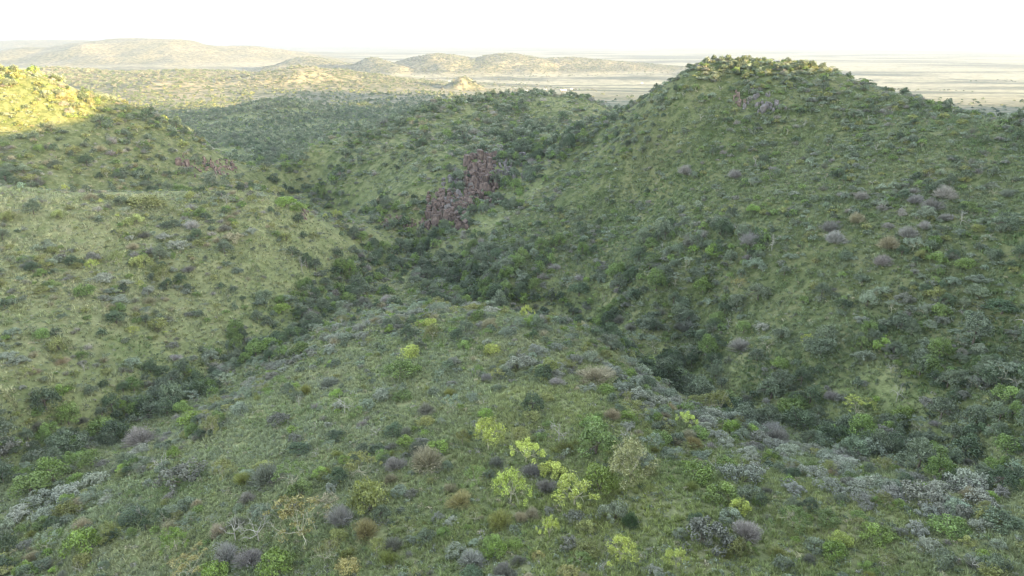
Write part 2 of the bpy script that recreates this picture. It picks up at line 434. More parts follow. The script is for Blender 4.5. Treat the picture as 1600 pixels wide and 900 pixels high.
def dome(rng, n, h, zlo=.08, lop=.25):
    a = rng.uniform(0, 2 * np.pi, n); s = np.sqrt(rng.uniform(0, 1, n))
    ph = rng.uniform(0, 6.28, 3); am = 1 + lop * np.sin(a * 2 + ph[0]) * .5 + lop * np.sin(a * 3 + ph[1]) * .6
    r = .40 * s * am
    top = np.sqrt(np.maximum(0, 1 - (s * .97) ** 2)) * (1 + .18 * np.sin(a * 2 + ph[2]) * s)
    z = (zlo + (h - zlo) * top * rng.uniform(.55, 1.0, n))
    return np.stack([r * np.cos(a), r * np.sin(a), z * .88], 1)

def tube(geo, p, r0, q, r1, var=.5, k=5):
    p, q = np.asarray(p, float), np.asarray(q, float)
    d = q - p; d /= np.linalg.norm(d) + 1e-9
    a = np.cross(d, (0.3, .9, .2)); a /= np.linalg.norm(a) + 1e-9; b = np.cross(d, a)
    an = np.arange(k) * 2 * np.pi / k
    ring = np.cos(an)[:, None] * a + np.sin(an)[:, None] * b
    v = np.concatenate([p + ring * r0, q + ring * r1])
    f = np.array([[i, (i + 1) % k, k + (i + 1) % k, k + i] for i in range(k)])
    geo.add(v, f, np.full(2 * k, var))

def limb(geo, rng, p, d, L, r, depth, tips, spread=.7, kink=.25, gravity=0.0, k=5):
    d = np.asarray(d, float) / np.linalg.norm(d); p = np.asarray(p, float)
    seg = 3
    for i in range(seg):
        d2 = d + rng.normal(size=3) * kink; d2[2] -= gravity; d2 /= np.linalg.norm(d2)
        q = p + d2 * L / seg
        tube(geo, p, r * (1 - i * .18), q, r * (1 - (i + 1) * .18), rng.uniform(.3, .7), k)
        p, d = q, d2
        if depth > 0 and i > 0 and rng.random() < .65:
            s = d + rng.normal(size=3) * spread; limb(geo, rng, p, s, L * rng.uniform(.5, .8), r * .5, depth - 1, tips, spread, kink, gravity, max(3, k - 1))
    if depth > 0:
        for _ in range(2):
            s = d + rng.normal(size=3) * spread * .8; limb(geo, rng, p, s, L * rng.uniform(.55, .85), r * .5, depth - 1, tips, spread, kink, gravity, max(3, k - 1))
    else: tips.append(p)

def fit(geo, h):
    """scale the wood so that it spans unit width and height h"""
    v = np.concatenate(geo.v); w_ = max(np.abs(v[:, :2]).max() * 2, 1e-6); zt = v[:, 2].max()
    for i in range(len(geo.v)): geo.v[i] = geo.v[i] * np.array([1 / w_, 1 / w_, h / zt])

HREL = {'shrub': .62, 'silver_shrub': .52, 'evergreen_tree': .95, 'thorn_tree': .86, 'acacia_tree': .68, 'dry_shrub': .58, 'bare_tree': .95}
LODN = {'hi': (1.6, .8), 'mid': (.30, 1.75), 'lo': (.075, 3.3)}
def make_kind(kind, seed, lod):
    """(foliage mesh or None, wood mesh or None)"""
    rng = np.random.default_rng(seed); g, wd = Geo(), Geo()
    kf, ks = LODN[lod]
    n = lambda a: max(3, int(a * kf))
    fmat, wmat, haswood = M_LEAF, M_BROWN, lod != 'lo'
    if kind == 'shrub':
        cs = dome(rng, 30, .62); pts, out = clump_points(rng, cs, rng.uniform(.09, .17, 30), n(46))
        cv = np.repeat(rng.uniform(0, 1, 30), n(46)) * .6 + rng.uniform(0, 1, len(pts)) * .4
        leaves(g, rng, pts, .062 * ks, .55, .5, cv)
        for i in range(6): tube(wd, (0, 0, 0), .014, cs[i] * .9, .006)
    elif kind == 'silver_shrub':
        fmat = M_SILVER
        cs = dome(rng, 36, .52, .1, .35); pts, out = clump_points(rng, cs, rng.uniform(.07, .125, 36), n(42), .9, .75)
        cv = np.repeat(rng.uniform(0, 1, 36), n(42)) * .5 + rng.uniform(0, 1, len(pts)) * .3 + .2 * out[:, 2]
        leaves(g, rng, pts, .05 * ks, .7, .3, cv, out)
        for i in range(6): tube(wd, (0, 0, 0), .013, cs[i] * .9, .005)
    elif kind == 'evergreen_tree':
        cs = dome(rng, 44, .95, .15, .2); pts, out = clump_points(rng, cs, rng.uniform(.09, .16, 44), n(40), .8)
        cv = np.repeat(rng.uniform(0, 1, 44), n(40)) * .6 + rng.uniform(0, 1, len(pts)) * .4
        leaves(g, rng, pts, .056 * ks, .6, .5, cv)
        tube(wd, (0, 0, -.05), .04, (.02, 0, .4), .025)
        for i in range(6): tube(wd, (.02, 0, .3 + .02 * i), .02, cs[i], .006)
    elif kind == 'thorn_tree':
        wmat = M_PALE; tips = []
        tube(wd, (0, 0, -.05), .024, (.01, .01, .2), .019)
        for i in range(6):
            a = i * 1.05 + rng.uniform(-.3, .3)
            limb(wd, rng, (.01, .01, .17 + .02 * (i % 3)), (math.cos(a), math.sin(a), rng.uniform(.6, 1.5)), .3, .013, 1, tips, .6, .25)
        fit(wd, .74)
        for a_ in range(len(wd.v)): wd.v[a_] = wd.v[a_] * np.array([.76, .76, 1])
        cs = np.concatenate([np.array(tips) * 0 + dome(rng, len(tips), .86, .3), dome(rng, 22, .84, .28, .5)])
        cs[:, 2] = np.maximum(cs[:, 2], .26)
        m = len(cs); pts, out = clump_points(rng, cs, rng.uniform(.05, .105, m), n(36), 1.25, .2)
        cv = np.repeat(rng.uniform(0, 1, m), n(36)) * .5 + rng.uniform(0, 1, len(pts)) * .5
        leaves(g, rng, pts, .06 * ks, .32, .1, cv)
    elif kind == 'acacia_tree':
        wmat = M_PALE; tips = []
        tube(wd, (0, 0, -.05), .022, (.03, .0, .22), .018)
        for i in range(6):
            a = i * 1.05 + rng.uniform(-.35, .35)
            limb(wd, rng, (.03, 0, .2), (math.cos(a), math.sin(a), rng.uniform(.45, 1.0)), .34, .014, 2, tips, .6, .3)
        fit(wd, .66)
        for a_ in range(len(wd.v)): wd.v[a_] = wd.v[a_] * np.array([.9, .9, 1])
        t = dome(rng, 40, .64, .35, .5); t[:, 2] = .44 + .16 * np.sqrt(np.maximum(0, 1 - (np.hypot(t[:, 0], t[:, 1]) / .5) ** 2)) + rng.uniform(-.05, .05, 40)
        pts, out = clump_points(rng, t, rng.uniform(.05, .1, 40), n(20), .4, .1)
        cv = np.repeat(rng.uniform(0, 1, 40), n(20)) * .5 + rng.uniform(0, 1, len(pts)) * .5
        leaves(g, rng, pts, .05 * ks, .4, .3, cv)
    elif kind == 'dry_shrub':
        fmat = M_TWIG
        m = n(520)
        e = dome(rng, m, .58, .05, .3); s = e * rng.uniform(.25, .75, (m, 1)) + rng.normal(size=(m, 3)) * .03
        s[:, 2] = np.abs(s[:, 2])
        t = e - s; wv = np.cross(t, rng.normal(size=(m, 3))); wv /= np.linalg.norm(wv, axis=1, keepdims=True) + 1e-9; wv *= .0055 * ks ** .8
        v = np.stack([s - wv, s + wv, e + wv * .4, e - wv * .4], 1).reshape(-1, 3)
        g.add(v, np.arange(m * 4).reshape(m, 4), np.repeat(rng.uniform(0, 1, m), 4))
        pts, out = clump_points(rng, dome(rng, 26, .56), .09, n(16))
        leaves(g, rng, pts, .032 * ks, .5, .3)
        for i in range(9):
            q = e[i % m]; tube(wd, (0, 0, 0), .011, q * .85, .004)
    elif kind == 'bare_tree':
        wmat = M_WHITE; tips = []
        tube(wd, (0, 0, -.05), .03, (.02, 0, .3), .024)
        for i in range(5):
            a = i * 1.3 + rng.uniform(-.4, .4)
            limb(wd, rng, (.02, 0, .24 + .03 * i), (math.cos(a), math.sin(a), rng.uniform(.5, 1.6)), .36, .017, 2 if lod == 'hi' else 1, tips, .65, .3, 0, 4)
        fit(wd, .95)
        return None, wd.mesh(kind + ' branches', wmat)
    va = np.concatenate(g.v); sxy = .5 / np.percentile(np.abs(va[:, :2]), 98.5); sz_ = HREL[kind] / np.percentile(va[:, 2], 99)
    for G_ in (g, wd):
        for a_ in range(len(G_.v)): G_.v[a_] = G_.v[a_] * np.array([sxy, sxy, sz_])
    return g.mesh(kind + ' leaves', fmat), (wd.mesh(kind + ' wood', wmat) if haswood else None)

def make_herb(seed):
    rng = np.random.default_rng(seed); g = Geo()
    cs = dome(rng, 8, .6, .1); pts, _ = clump_points(rng, cs, .16, 6)
    leaves(g, rng, pts, .2, .4, .5)
    return g.mesh('herb', M_LEAF)
def make_tuft(seed):
    rng = np.random.default_rng(seed); g = Geo(); m = 18
    a = rng.uniform(0, 6.28, m); r = rng.uniform(0, .3, m); p = np.stack([r * np.cos(a), r * np.sin(a), 0 * a], 1)
    lean = rng.normal(size=(m, 2)) * .28; h = rng.uniform(.4, 1.0, m)
    e = p + np.stack([lean[:, 0] + .1, lean[:, 1], h], 1)
    b = rng.uniform(0, 6.28, m); wv = np.stack([np.cos(b), np.sin(b), 0 * b], 1) * .06
    v = np.stack([p - wv, p + wv, e], 1).reshape(-1, 3)
    g.add(v, np.arange(m * 3).reshape(m, 3), np.repeat(rng.uniform(0, 1, m), 3))
    return g.mesh('grass tuft', M_GRASS)

KINDS = ['shrub', 'silver_shrub', 'evergreen_tree', 'thorn_tree', 'acacia_tree', 'dry_shrub', 'bare_tree']
NVAR = 6
PROTO = {(k, i, lod): make_kind(k, 100 * a + i, lod) for a, k in enumerate(KINDS) for i in range(NVAR) for lod in ('hi', 'mid', 'lo')}

# ------------------------------------------------------------------ colours of leaves
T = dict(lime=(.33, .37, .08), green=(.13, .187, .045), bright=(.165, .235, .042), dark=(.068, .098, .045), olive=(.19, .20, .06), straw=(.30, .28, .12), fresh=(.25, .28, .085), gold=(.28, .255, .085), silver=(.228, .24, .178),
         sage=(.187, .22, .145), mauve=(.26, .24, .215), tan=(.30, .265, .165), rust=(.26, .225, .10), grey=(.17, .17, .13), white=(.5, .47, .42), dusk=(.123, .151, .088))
CNAME = dict(lime='lime-green', green='green', bright='bright green', dark='dark green', olive='olive', straw='straw-yellow', fresh='yellow-green', gold='golden-yellow', silver='silvery', sage='sage-green', mauve='mauve-grey', tan='straw-brown',
             rust='rusty orange', grey='dull grey', white='white', dusk='dusky green')

# ------------------------------------------------------------------ plants picked out in the photograph: kind, pixel of the foot, width in pixels, height factor, colour, label, short name
exec_hand = []
def h(kind, u, v, wpx, hf, tint, label, short=None): exec_hand.append((kind, u, v, wpx, hf, tint, label, short))
h('thorn_tree', 764, 702, 58, 1.0, 'lime', 'domed lime-green thorn tree standing alone at the head of the ridge top cluster', 'the lone domed lime tree')
h('thorn_tree', 822, 724, 44, .95, 'lime', 'narrow lime tree with a grey dead bush at its foot in the ridge cluster', 'the narrow lime tree')
h('thorn_tree', 797, 785, 58, 1.05, 'lime', 'tall twin-crowned yellow-lime thorn tree with a thin pale trunk', 'the twin-crowned lime tree')
h('thorn_tree', 746, 760, 42, .9, 'green', 'loose green thorn tree beside a pale grey bush, west side of the ridge cluster', 'the loose green thorn tree')
h('shrub', 864, 742, 40, 1.0, 'lime', 'compact lime bush in the middle of the ridge tree cluster', 'the compact lime bush')
h('thorn_tree', 897, 790, 62, .95, 'lime', 'broad drooping lime tree, brightest crown of the ridge cluster', 'the broad drooping lime tree')
h('evergreen_tree', 930, 708, 64, .8, 'green', 'large rounded deep green tree behind the ridge tree cluster', 'the large deep green tree')
h('shrub', 938, 768, 66, 1.1, 'bright', 'sprawling bright green thicket between the drooping lime tree and the tan tree', 'the sprawling bright thicket')
h('thorn_tree', 986, 756, 72, 1.1, 'straw', 'large tan and yellow spiky-topped tree, half dry, biggest on the ridge', 'the large tan spiky tree')
h('silver_shrub', 960, 812, 46, 1.3, 'sage', 'tall sage bush with a dark hollow beside it below the tan tree', 'the tall sage bush')
h('dry_shrub', 985, 822, 34, 1.3, 'dark', 'blackish dead bush tangled against the tall sage bush', 'the blackish dead bush')
h('thorn_tree', 969, 878, 50, 1.0, 'lime', 'open lime tree low on the ridge with its slim trunk showing', 'the open lime tree')
h('dry_shrub', 780, 822, 46, 1.0, 'olive', 'pale olive half-dry bush below the twin-crowned lime tree', 'the pale olive bush')
h('shrub', 775, 868, 38, 1.15, 'bright', 'dense bright green bush near the foot of the ridge slope', 'the dense bright bush')
h('thorn_tree', 858, 842, 32, 1.4, 'lime', 'slender pale lime sapling amid dry grass', 'the slender lime sapling')
h('shrub', 841, 872, 22, .9, 'gold', 'little golden bush below the slender sapling', 'the little golden bush')
h('shrub', 890, 900, 34, .8, 'gold', 'golden low bush cut by the lower picture edge', None)
h('thorn_tree', 1056, 888, 30, 1.3, 'lime', 'small lime tree at the ridge foot beside a dark bush', 'the small lower lime tree')
h('bare_tree', 873, 692, 40, 1.3, 'white', 'pinkish leafless tree behind the compact lime bush', 'the pinkish leafless tree')
h('shrub', 1030, 692, 40, .8, 'green', 'green bush at the shoulder next to the silvery belt', 'the shoulder green bush')
h('dry_shrub', 830, 742, 34, 1.0, 'mauve', 'grey leafless bush at the foot of the narrow lime tree', None)
h('dry_shrub', 776, 728, 30, 1.0, 'grey', 'pale grey bush behind the loose green thorn tree', None)
h('dry_shrub', 853, 766, 32, 1.1, 'mauve', 'mauve-grey dry bush below the compact lime bush', None)
h('dry_shrub', 737, 882, 52, .8, 'mauve', 'wide pinkish-mauve dead scrub beside the dense bright bush', 'the pinkish-mauve scrub')
h('shrub', 735, 906, 44, .7, 'dark', 'dark green bush half out of the picture under the mauve scrub', None)
h('acacia_tree', 469, 840, 100, .95, 'gold', 'spreading yellow thorn tree with bare forked limbs, widest on the near slope', 'the spreading yellow thorn tree')
h('acacia_tree', 512, 806, 58, .9, 'tan', 'tan thorn tree with a tangle of dry limbs behind the spreading yellow one', 'the tangled tan tree')
h('shrub', 579, 796, 56, 1.55, 'olive', 'tall olive-gold leafy bush standing by itself in the grass', 'the tall olive-gold bush')
h('acacia_tree', 566, 745, 52, 1.2, 'olive', 'crooked tree leaning over with a bent pale trunk', 'the crooked bent tree')
h('acacia_tree', 457, 760, 60, 1.0, 'green', 'green thorn tree with pale limbs showing above a dark bush', 'the green limbed tree')
h('shrub', 470, 775, 44, 1.0, 'green', 'green bush beneath the pale limbs of the green thorn tree', None)
h('dry_shrub', 668, 728, 60, .95, 'tan', 'broad pale straw-grey dry bush near the ridge top', 'the broad pale dry bush')
h('shrub', 684, 704, 34, .8, 'bright', 'bright green bush peeping from behind the broad pale dry bush', None)
h('evergreen_tree', 524, 686, 28, .6, 'dark', 'small dark bush alone in the pale grass of the slope', 'the small lone dark bush')
h('evergreen_tree', 468, 708, 38, .5, 'dark', 'low dark bush stretched along the pale grass', None)
h('evergreen_tree', 614, 678, 34, .55, 'dark', 'low dark bush beside a bare sapling under the ridge top', None)
h('bare_tree', 588, 684, 26, 1.1, 'white', 'thin bare sapling beside the low dark bush', None)
h('dry_shrub', 532, 818, 50, 1.1, 'mauve', 'mauve-grey leafless bush below the tangled tan tree', 'the mauve-grey bush')
h('dry_shrub', 573, 838, 44, 1.2, 'rust', 'leaning orange-yellow plant on a cluster of thin stems', 'the leaning orange plant')
h('shrub', 545, 892, 38, .9, 'gold', 'yellow bush near the lower edge below the leaning orange plant', 'the lower yellow bush')
h('shrub', 433, 892, 54, 1.1, 'bright', 'vivid green bush in front of the spreading yellow thorn tree', 'the vivid green bush')
h('acacia_tree', 507, 880, 46, 1.2, 'olive', 'thin tree with pale upright limbs and few leaves', 'the thin pale-limbed tree')
h('dry_shrub', 718, 788, 46, .8, 'rust', 'rusty brown low bush in the grass between the olive bush and the cluster', 'the rusty low bush')
h('dry_shrub', 608, 878, 34, 1.0, 'olive', 'olive-yellow wispy bush in lower grass', None)
h('silver_shrub', 715, 868, 42, .7, 'sage', 'sage-grey low bush above the mauve scrub', None)
h('bare_tree', 405, 846, 56, 1.0, 'white', 'white leafless tree with forked trunk beside the spreading yellow thorn tree', 'the white forked tree')
h('acacia_tree', 300, 899, 78, .75, 'gold', 'flat-topped yellow tree with white bare limbs showing through', 'the flat-topped yellow tree')
h('shrub', 332, 905, 50, .9, 'bright', 'bright bush tucked under the flat-topped yellow tree', None)
h('thorn_tree', 276, 862, 44, .95, 'bright', 'small green tree with dark trunk upslope of the flat-topped yellow tree', 'the small dark-trunked tree')
h('bare_tree', 368, 846, 48, 1.2, 'white', 'tall white leafless tree over a mauve bush', 'the tall white bare tree')
h('dry_shrub', 353, 876, 44, 1.3, 'mauve', 'purple-brown leafless bush under the tall white bare tree', None)
h('dry_shrub', 391, 880, 46, 1.0, 'mauve', 'pale lilac dry bush beside the vivid green bush', None)
h('silver_shrub', 288, 752, 66, .9, 'grey', 'big dull grey cushion bush with a black shaded underside', 'the big grey cushion bush')
h('shrub', 273, 716, 24, 1.3, 'bright', 'little upright bright green bush above the grey cushion bush', None)
h('thorn_tree', 348, 748, 36, 1.0, 'olive', 'dark-stemmed small olive tree in pale slope grass', 'the dark-stemmed olive tree')
h('silver_shrub', 150, 757, 46, .8, 'silver', 'silvery bush at the upper end of the long silver belt', 'the upper silver belt bush')
h('silver_shrub', 108, 776, 50, .85, 'silver', 'broad silvery bush, middle of the long silver belt', None)
h('silver_shrub', 66, 788, 52, .8, 'silver', 'broad silvery bush at the lower end of the long silver belt', 'the lower silver belt bush')
h('silver_shrub', 72, 806, 40, .7, 'silver', 'silvery bush just downslope of the long silver belt', None)
h('silver_shrub', 30, 810, 50, .7, 'silver', 'silvery bush by the picture edge below the belt', None)
h('dry_shrub', 220, 694, 52, 1.0, 'mauve', 'rounded purple-grey leafless bush above the gully', 'the rounded purple bush')
h('silver_shrub', 218, 710, 34, .8, 'silver', 'small silvery bush below the rounded purple one', None)
h('shrub', 160, 676, 48, .75, 'green', 'wide flat-domed green bush in the dark gully', 'the flat-domed gully bush')
h('shrub', 98, 616, 26, 1.1, 'bright', 'small bright green bush on pale grass over the gully', 'the small hillside bright bush')
h('shrub', 300, 664, 38, 1.0, 'bright', 'yellow-green bush on the far side of the gully', 'the yellow-green gully bush')
h('bare_tree', 221, 812, 26, 1.3, 'white', 'white snag standing in a dark bush', 'the white snag')
h('evergreen_tree', 212, 814, 46, .55, 'dark', 'dark low bush around the white snag', None)
h('shrub', 8, 862, 40, 1.1, 'dark', 'dark green bush cut by the picture edge', None)
h('shrub', 68, 824, 30, 1.0, 'green', 'small green bush under the silver belt', None)
h('shrub', 106, 785, 30, .7, 'bright', 'small green bush in a gap of the silver belt', None)
h('shrub', 90, 838, 22, .9, 'green', 'little green bush in open grass', None)
h('shrub', 1090, 748, 62, .75, 'bright', 'long green bush lying along the grassy shoulder, upper of two', 'the upper long green bush')
h('shrub', 1128, 780, 56, .8, 'bright', 'long green bush lying along the grassy shoulder, lower of two', 'the lower long green bush')
h('shrub', 1156, 800, 34, 1.1, 'lime', 'lime bush just below the lower long green one', None)
h('silver_shrub', 1160, 752, 66, .85, 'silver', 'big cream-grey bush, nearest of the silvery belt', 'the big cream-grey bush')
h('dry_shrub', 1167, 840, 54, .9, 'mauve', 'mauve dry bush low on the shoulder', 'the mauve shoulder bush')
h('thorn_tree', 1236, 826, 52, .85, 'green', 'rounded green tree with a short pale trunk on the shoulder', 'the rounded shoulder tree')
h('evergreen_tree', 1290, 820, 40, .65, 'green', 'dense green bush beside the rounded shoulder tree', None)
h('dry_shrub', 1083, 698, 34, .9, 'rust', 'orange-brown bush at the edge of the silvery belt', 'the orange-brown bush')
h('thorn_tree', 1071, 666, 28, .9, 'lime', 'tiny flat lime tree among the silvery bushes', 'the tiny flat lime tree')
h('shrub', 1313, 852, 34, 1.1, 'lime', 'yellow-green bush with a bare limb lying beside it', 'the yellow-green shoulder bush')
for (u, v, wpx) in ((1097, 672, 34), (1118, 684, 32), (1132, 697, 34), (1187, 690, 36), (1208, 702, 38), (1232, 712, 40), (1170, 712, 34), (1262, 706, 38), (1296, 726, 40), (1325, 730, 40), (1270, 745, 44), (1300, 768, 52), (1345, 770, 46), (1240, 770, 40)):
    h('silver_shrub', u, v, wpx, .8, 'silver', None)
h('acacia_tree', 1336, 646, 52, .8, 'lime', 'flat yellow-green thorn tree with pale forked limbs at the dark slope foot', 'the flat slope-foot thorn tree')
h('bare_tree', 1400, 628, 28, 1.6, 'white', 'tall white bare tree against the dark slope foot', 'the tall white slope tree')
h('evergreen_tree', 1507, 716, 60, .7, 'dark', 'large dark green dome beside a lush green gully strip', 'the large dark dome')
h('silver_shrub', 1436, 832, 36, 1.0, 'silver', 'upper of two pale silvery bushes leaning down the shoulder', None)
h('silver_shrub', 1452, 860, 40, 1.0, 'silver', 'lower of two pale silvery bushes leaning down the shoulder', 'the pale leaning bush')
h('shrub', 1368, 842, 52, .8, 'bright', 'spreading vivid bush on the shoulder above the pale leaning ones', 'the spreading vivid bush')
h('shrub', 1482, 830, 56, .7, 'green', 'broad green mound behind the pale leaning bushes', 'the broad green mound')
h('silver_shrub', 1468, 768, 40, .85, 'silver', 'silver-topped bush over a dark hollow near the gully', 'the silver-topped bush')
h('silver_shrub', 1498, 750, 42, .85, 'sage', 'knobbly pale sage bush beside a black hollow', None)
h('evergreen_tree', 1098, 458, 30, 1.0, 'bright', 'round bright green tree standing out on the dark slope', 'the round bright slope tree')
h('silver_shrub', 1192, 516, 24, 1.0, 'silver', 'frosty white-green bush on the open slope below the bright tree', 'the frosty bush')
h('silver_shrub', 1347, 506, 22, 1.1, 'silver', 'frosty bush under a pale bare tree on the slope', None)
h('acacia_tree', 1154, 450, 22, 1.0, 'gold', 'tiny yellow flat tree on the slope beside the round bright one', 'the tiny yellow flat tree')
h('acacia_tree', 1261, 540, 22, 1.3, 'lime', 'thin yellow-green tree with a long pale stem', 'the long-stemmed thin tree')
h('acacia_tree', 1392, 490, 24, 1.4, 'sage', 'umbrella-shaped pale tree on the open slope', 'the pale umbrella tree')
for (u, v, wpx, t, l, s) in ((1296, 362, 32, 'mauve', 'pale purple leafless bush, upper of a pair on the slope', 'the paired purple bushes'), (1304, 380, 36, 'mauve', 'purple-grey leafless bush, lower of a pair on the slope', None),
        (1338, 348, 30, 'tan', 'pinkish tan leafless bush beside the purple pair', None), (1418, 372, 34, 'mauve', 'blue-purple leafless bush at the top of a dry clump', 'the dry clump'),
        (1388, 388, 36, 'tan', 'brownish leafless bush inside the dry clump', None), (1378, 415, 32, 'mauve', 'violet-blue leafless bush at the lower end of the dry clump', 'the violet-blue bush'),
        (1430, 318, 26, 'mauve', 'small violet leafless bush high on the slope', 'the small violet bush'), (1410, 338, 18, 'mauve', 'tiny blue-violet leafless bush between two green ones', None),
        (1455, 328, 34, 'mauve', 'broad violet leafless bush high on the slope', None), (1475, 310, 36, 'mauve', 'wide grey-violet bush nearest the upper slope thicket', None),
        (1345, 312, 24, 'mauve', 'dull violet bush on upper open slope', None), (1070, 272, 26, 'mauve', 'purple-brown bush under the rocky top', None), (1148, 278, 24, 'mauve', 'grey-brown round bush below the cliff band', 'the grey-brown round bush')):
    h('dry_shrub', u, v, wpx, 1.05, t, l, s)
h('bare_tree', 1500, 352, 26, 1.4, 'white', 'white bare tree on the upper slope with forked trunk', 'the forked white slope tree')
h('bare_tree', 1206, 392, 22, 1.5, 'white', 'crooked white bare tree in the middle of the slope', 'the crooked white tree')
h('bare_tree', 1392, 582, 22, 1.2, 'white', 'white bare sapling low on the slope', None)
h('acacia_tree', 1072, 420, 24, 1.2, 'sage', 'pale thorn tree with a slanting stem near the gully head', None)
h('shrub', 1178, 332, 24, .9, 'bright', 'yellowish green bush on upper open slope', None)
h('shrub', 1505, 420, 36, .85, 'green', 'large green bush near the picture edge on the slope', 'the large edge slope bush')
h('silver_shrub', 1525, 442, 36, .8, 'sage', 'sage dome downslope of the large edge bush', None)
h('evergreen_tree', 1565, 490, 50, .5, 'dark', 'dark thicket bush at the picture edge with a pale bush above', None)
h('acacia_tree', 942, 472, 30, 1.2, 'olive', 'pale feathery tree above the gully bend', 'the feathery gully tree')
h('evergreen_tree', 905, 462, 34, .7, 'dark', 'dark bush left of the feathery gully tree', None)
h('dry_shrub', 752, 382, 16, 1.2, 'mauve', 'small lilac bush below the red cliff', 'the small lilac bush')
h('shrub', 440, 488, 26, 1.0, 'bright', 'round green bush beside the left gully', 'the round gully-side bush')
h('evergreen_tree', 182, 505, 32, .7, 'dark', 'dark green bush on the open pale hillside', 'the dark hillside bush')
h('shrub', 132, 462, 32, 1.0, 'green', 'yellow-topped green bush, pair with silver bush behind', 'the yellow-topped bush')
h('silver_shrub', 157, 440, 34, .75, 'silver', 'silver bush behind the yellow-topped green one', 'the upper hillside silver bush')
h('silver_shrub', 195, 446, 24, .8, 'silver', 'pale silver bush to the east of the hillside silver bush', None)
h('silver_shrub', 232, 462, 22, 1.4, 'silver', 'upright pale silver bush on the open hillside', 'the upright silver bush')
h('silver_shrub', 186, 474, 32, .8, 'silver', 'silver bush above the dark hillside bush', None)
h('silver_shrub', 162, 470, 22, .8, 'silver', 'cream silver bush left of two others on hillside', None)
h('silver_shrub', 14, 562, 30, .9, 'silver', 'pale silver bush by the picture edge over the gully hillside', 'the edge silver pair')
h('silver_shrub', 32, 568, 30, .8, 'silver', 'pale silver bush, inner of two by the picture edge', None)
h('silver_shrub', 258, 372, 28, .6, 'silver', 'long silver bush high on the hillside', 'the long silver bush')
h('silver_shrub', 278, 388, 34, .75, 'silver', 'large silver bush high on the hillside', 'the large high silver bush')
h('silver_shrub', 364, 378, 34, .9, 'tan', 'creamy pale bush near the hill crest', 'the creamy crest bush')
h('dry_shrub', 300, 358, 28, 1.0, 'mauve', 'round purple bush near the crest of the pale hill', 'the round crest purple bush')
h('thorn_tree', 186, 418, 30, 1.0, 'lime', 'yellow-green small tree with visible stem on pale grass', 'the yellow-green hillside tree')
h('shrub', 222, 416, 34, .9, 'lime', 'lime bush near the middle of the pale hillside', 'the lime hillside bush')
h('shrub', 92, 340, 24, .9, 'lime', 'lime bush on the yellowish upper hillside', 'the upper lime bush')
h('shrub', 212, 350, 32, .8, 'lime', 'wide yellow-green bush under the hill crest', None)
h('shrub', 225, 325, 60, .55, 'olive', 'very wide olive thicket under the hill crest', 'the wide olive thicket')
h('shrub', 14, 345, 30, .9, 'lime', 'lime bush at the picture edge on the upper hillside', None)
h('shrub', 445, 322, 34, .8, 'bright', 'bright green bush at the brink of the pale hill, upper of two', 'the brink bushes')
h('shrub', 466, 330, 30, .8, 'bright', 'bright green bush at the brink of the pale hill, lower of two', None)
h('bare_tree', 472, 425, 18, 1.8, 'white', 'thin white tree on the brown slope over the gully', 'the thin white tree')
h('bare_tree', 132, 580, 18, 1.2, 'white', 'white bare sapling over the left gully', None)
h('shrub', 640, 558, 36, .9, 'lime', 'lime-topped bush at the rim of the ridge top', 'the lime-topped rim bush')
h('evergreen_tree', 625, 592, 50, .7, 'green', 'broad green bush in front of the lime-topped rim bush', None)
h('evergreen_tree', 832, 640, 38, .8, 'dark', 'dark tree with black trunk at the ridge middle', 'the dark middle tree')
h('shrub', 768, 552, 26, 1.0, 'lime', 'yellowish bush on the bare top of the ridge', 'the ridge-top yellow bush')
h('thorn_tree', 824, 498, 22, 1.1, 'lime', 'yellow-green tree on the far brow of the ridge', 'the brow tree')
h('shrub', 672, 510, 24, .9, 'lime', 'lime bush near the far brow of the ridge', None)
h('dry_shrub', 930, 592, 60, .6, 'tan', 'wide pale dead thicket near the end of the ridge', 'the wide pale thicket')
h('acacia_tree', 1020, 545, 32, 1.0, 'sage', 'pale flat tree on the brink over the right gully', None)

LANDMARK = [(750, 280, 'the pink cliff'), (625, 345, 'the low red rocks'), (1155, 158, 'the pinkish hilltop rock'), (320, 255, 'the broken cliff on the far hill'), (1190, 108, 'the sunlit rocky hilltop'),
            (70, 150, 'the sunlit hill shoulder'), (800, 160, 'the middle hill summit'), (950, 185, 'the saddle beside the tall hill'), (430, 285, 'the valley mouth'), (1400, 150, 'the tall hill skyline bend'),
            (1560, 190, 'the skyline end at the edge'), (640, 250, 'the middle hill grassy face'), (630, 400, 'the gully fork'), (1300, 620, 'the dark slope foot'), (560, 320, 'the middle hill foot'),
            (1300, 230, 'the upper slope thicket'), (1020, 340, 'the slope below the saddle'), (900, 400, 'the wooded spur over the gully'), (470, 560, 'the ridge flank above the left gully'), (1580, 620, 'the shady slope corner')]

# ------------------------------------------------------------------ placing the plants on the ground
PL = []                                   # dict per plant
for kind, u, v, wpx, hf, tint, label, short in exec_hand:
    if tint == 'lime' and v < 480: tint = 'fresh'
    g = ground(u, v)
    if g is None: continue
    dep = float(project(*g)[2])
    PL.append(dict(kind=kind, p=g, w=wpx * dep / FPX * (1.12 if kind == 'thorn_tree' else 1.0), hf=hf, tint=tint, label=label, short=short, hand=True))

SILVER = [polyline_world([(0, 815), (70, 790), (150, 745), (240, 690), (330, 640), (400, 600), (520, 535), (620, 500), (800, 485)]),
          polyline_world([(850, 570), (930, 600), (1000, 630), (1100, 680), (1250, 712), (1350, 770), (1500, 790)]),
          polyline_world([(1000, 600), (1120, 650), (1250, 690), (1400, 735), (1520, 760)])]

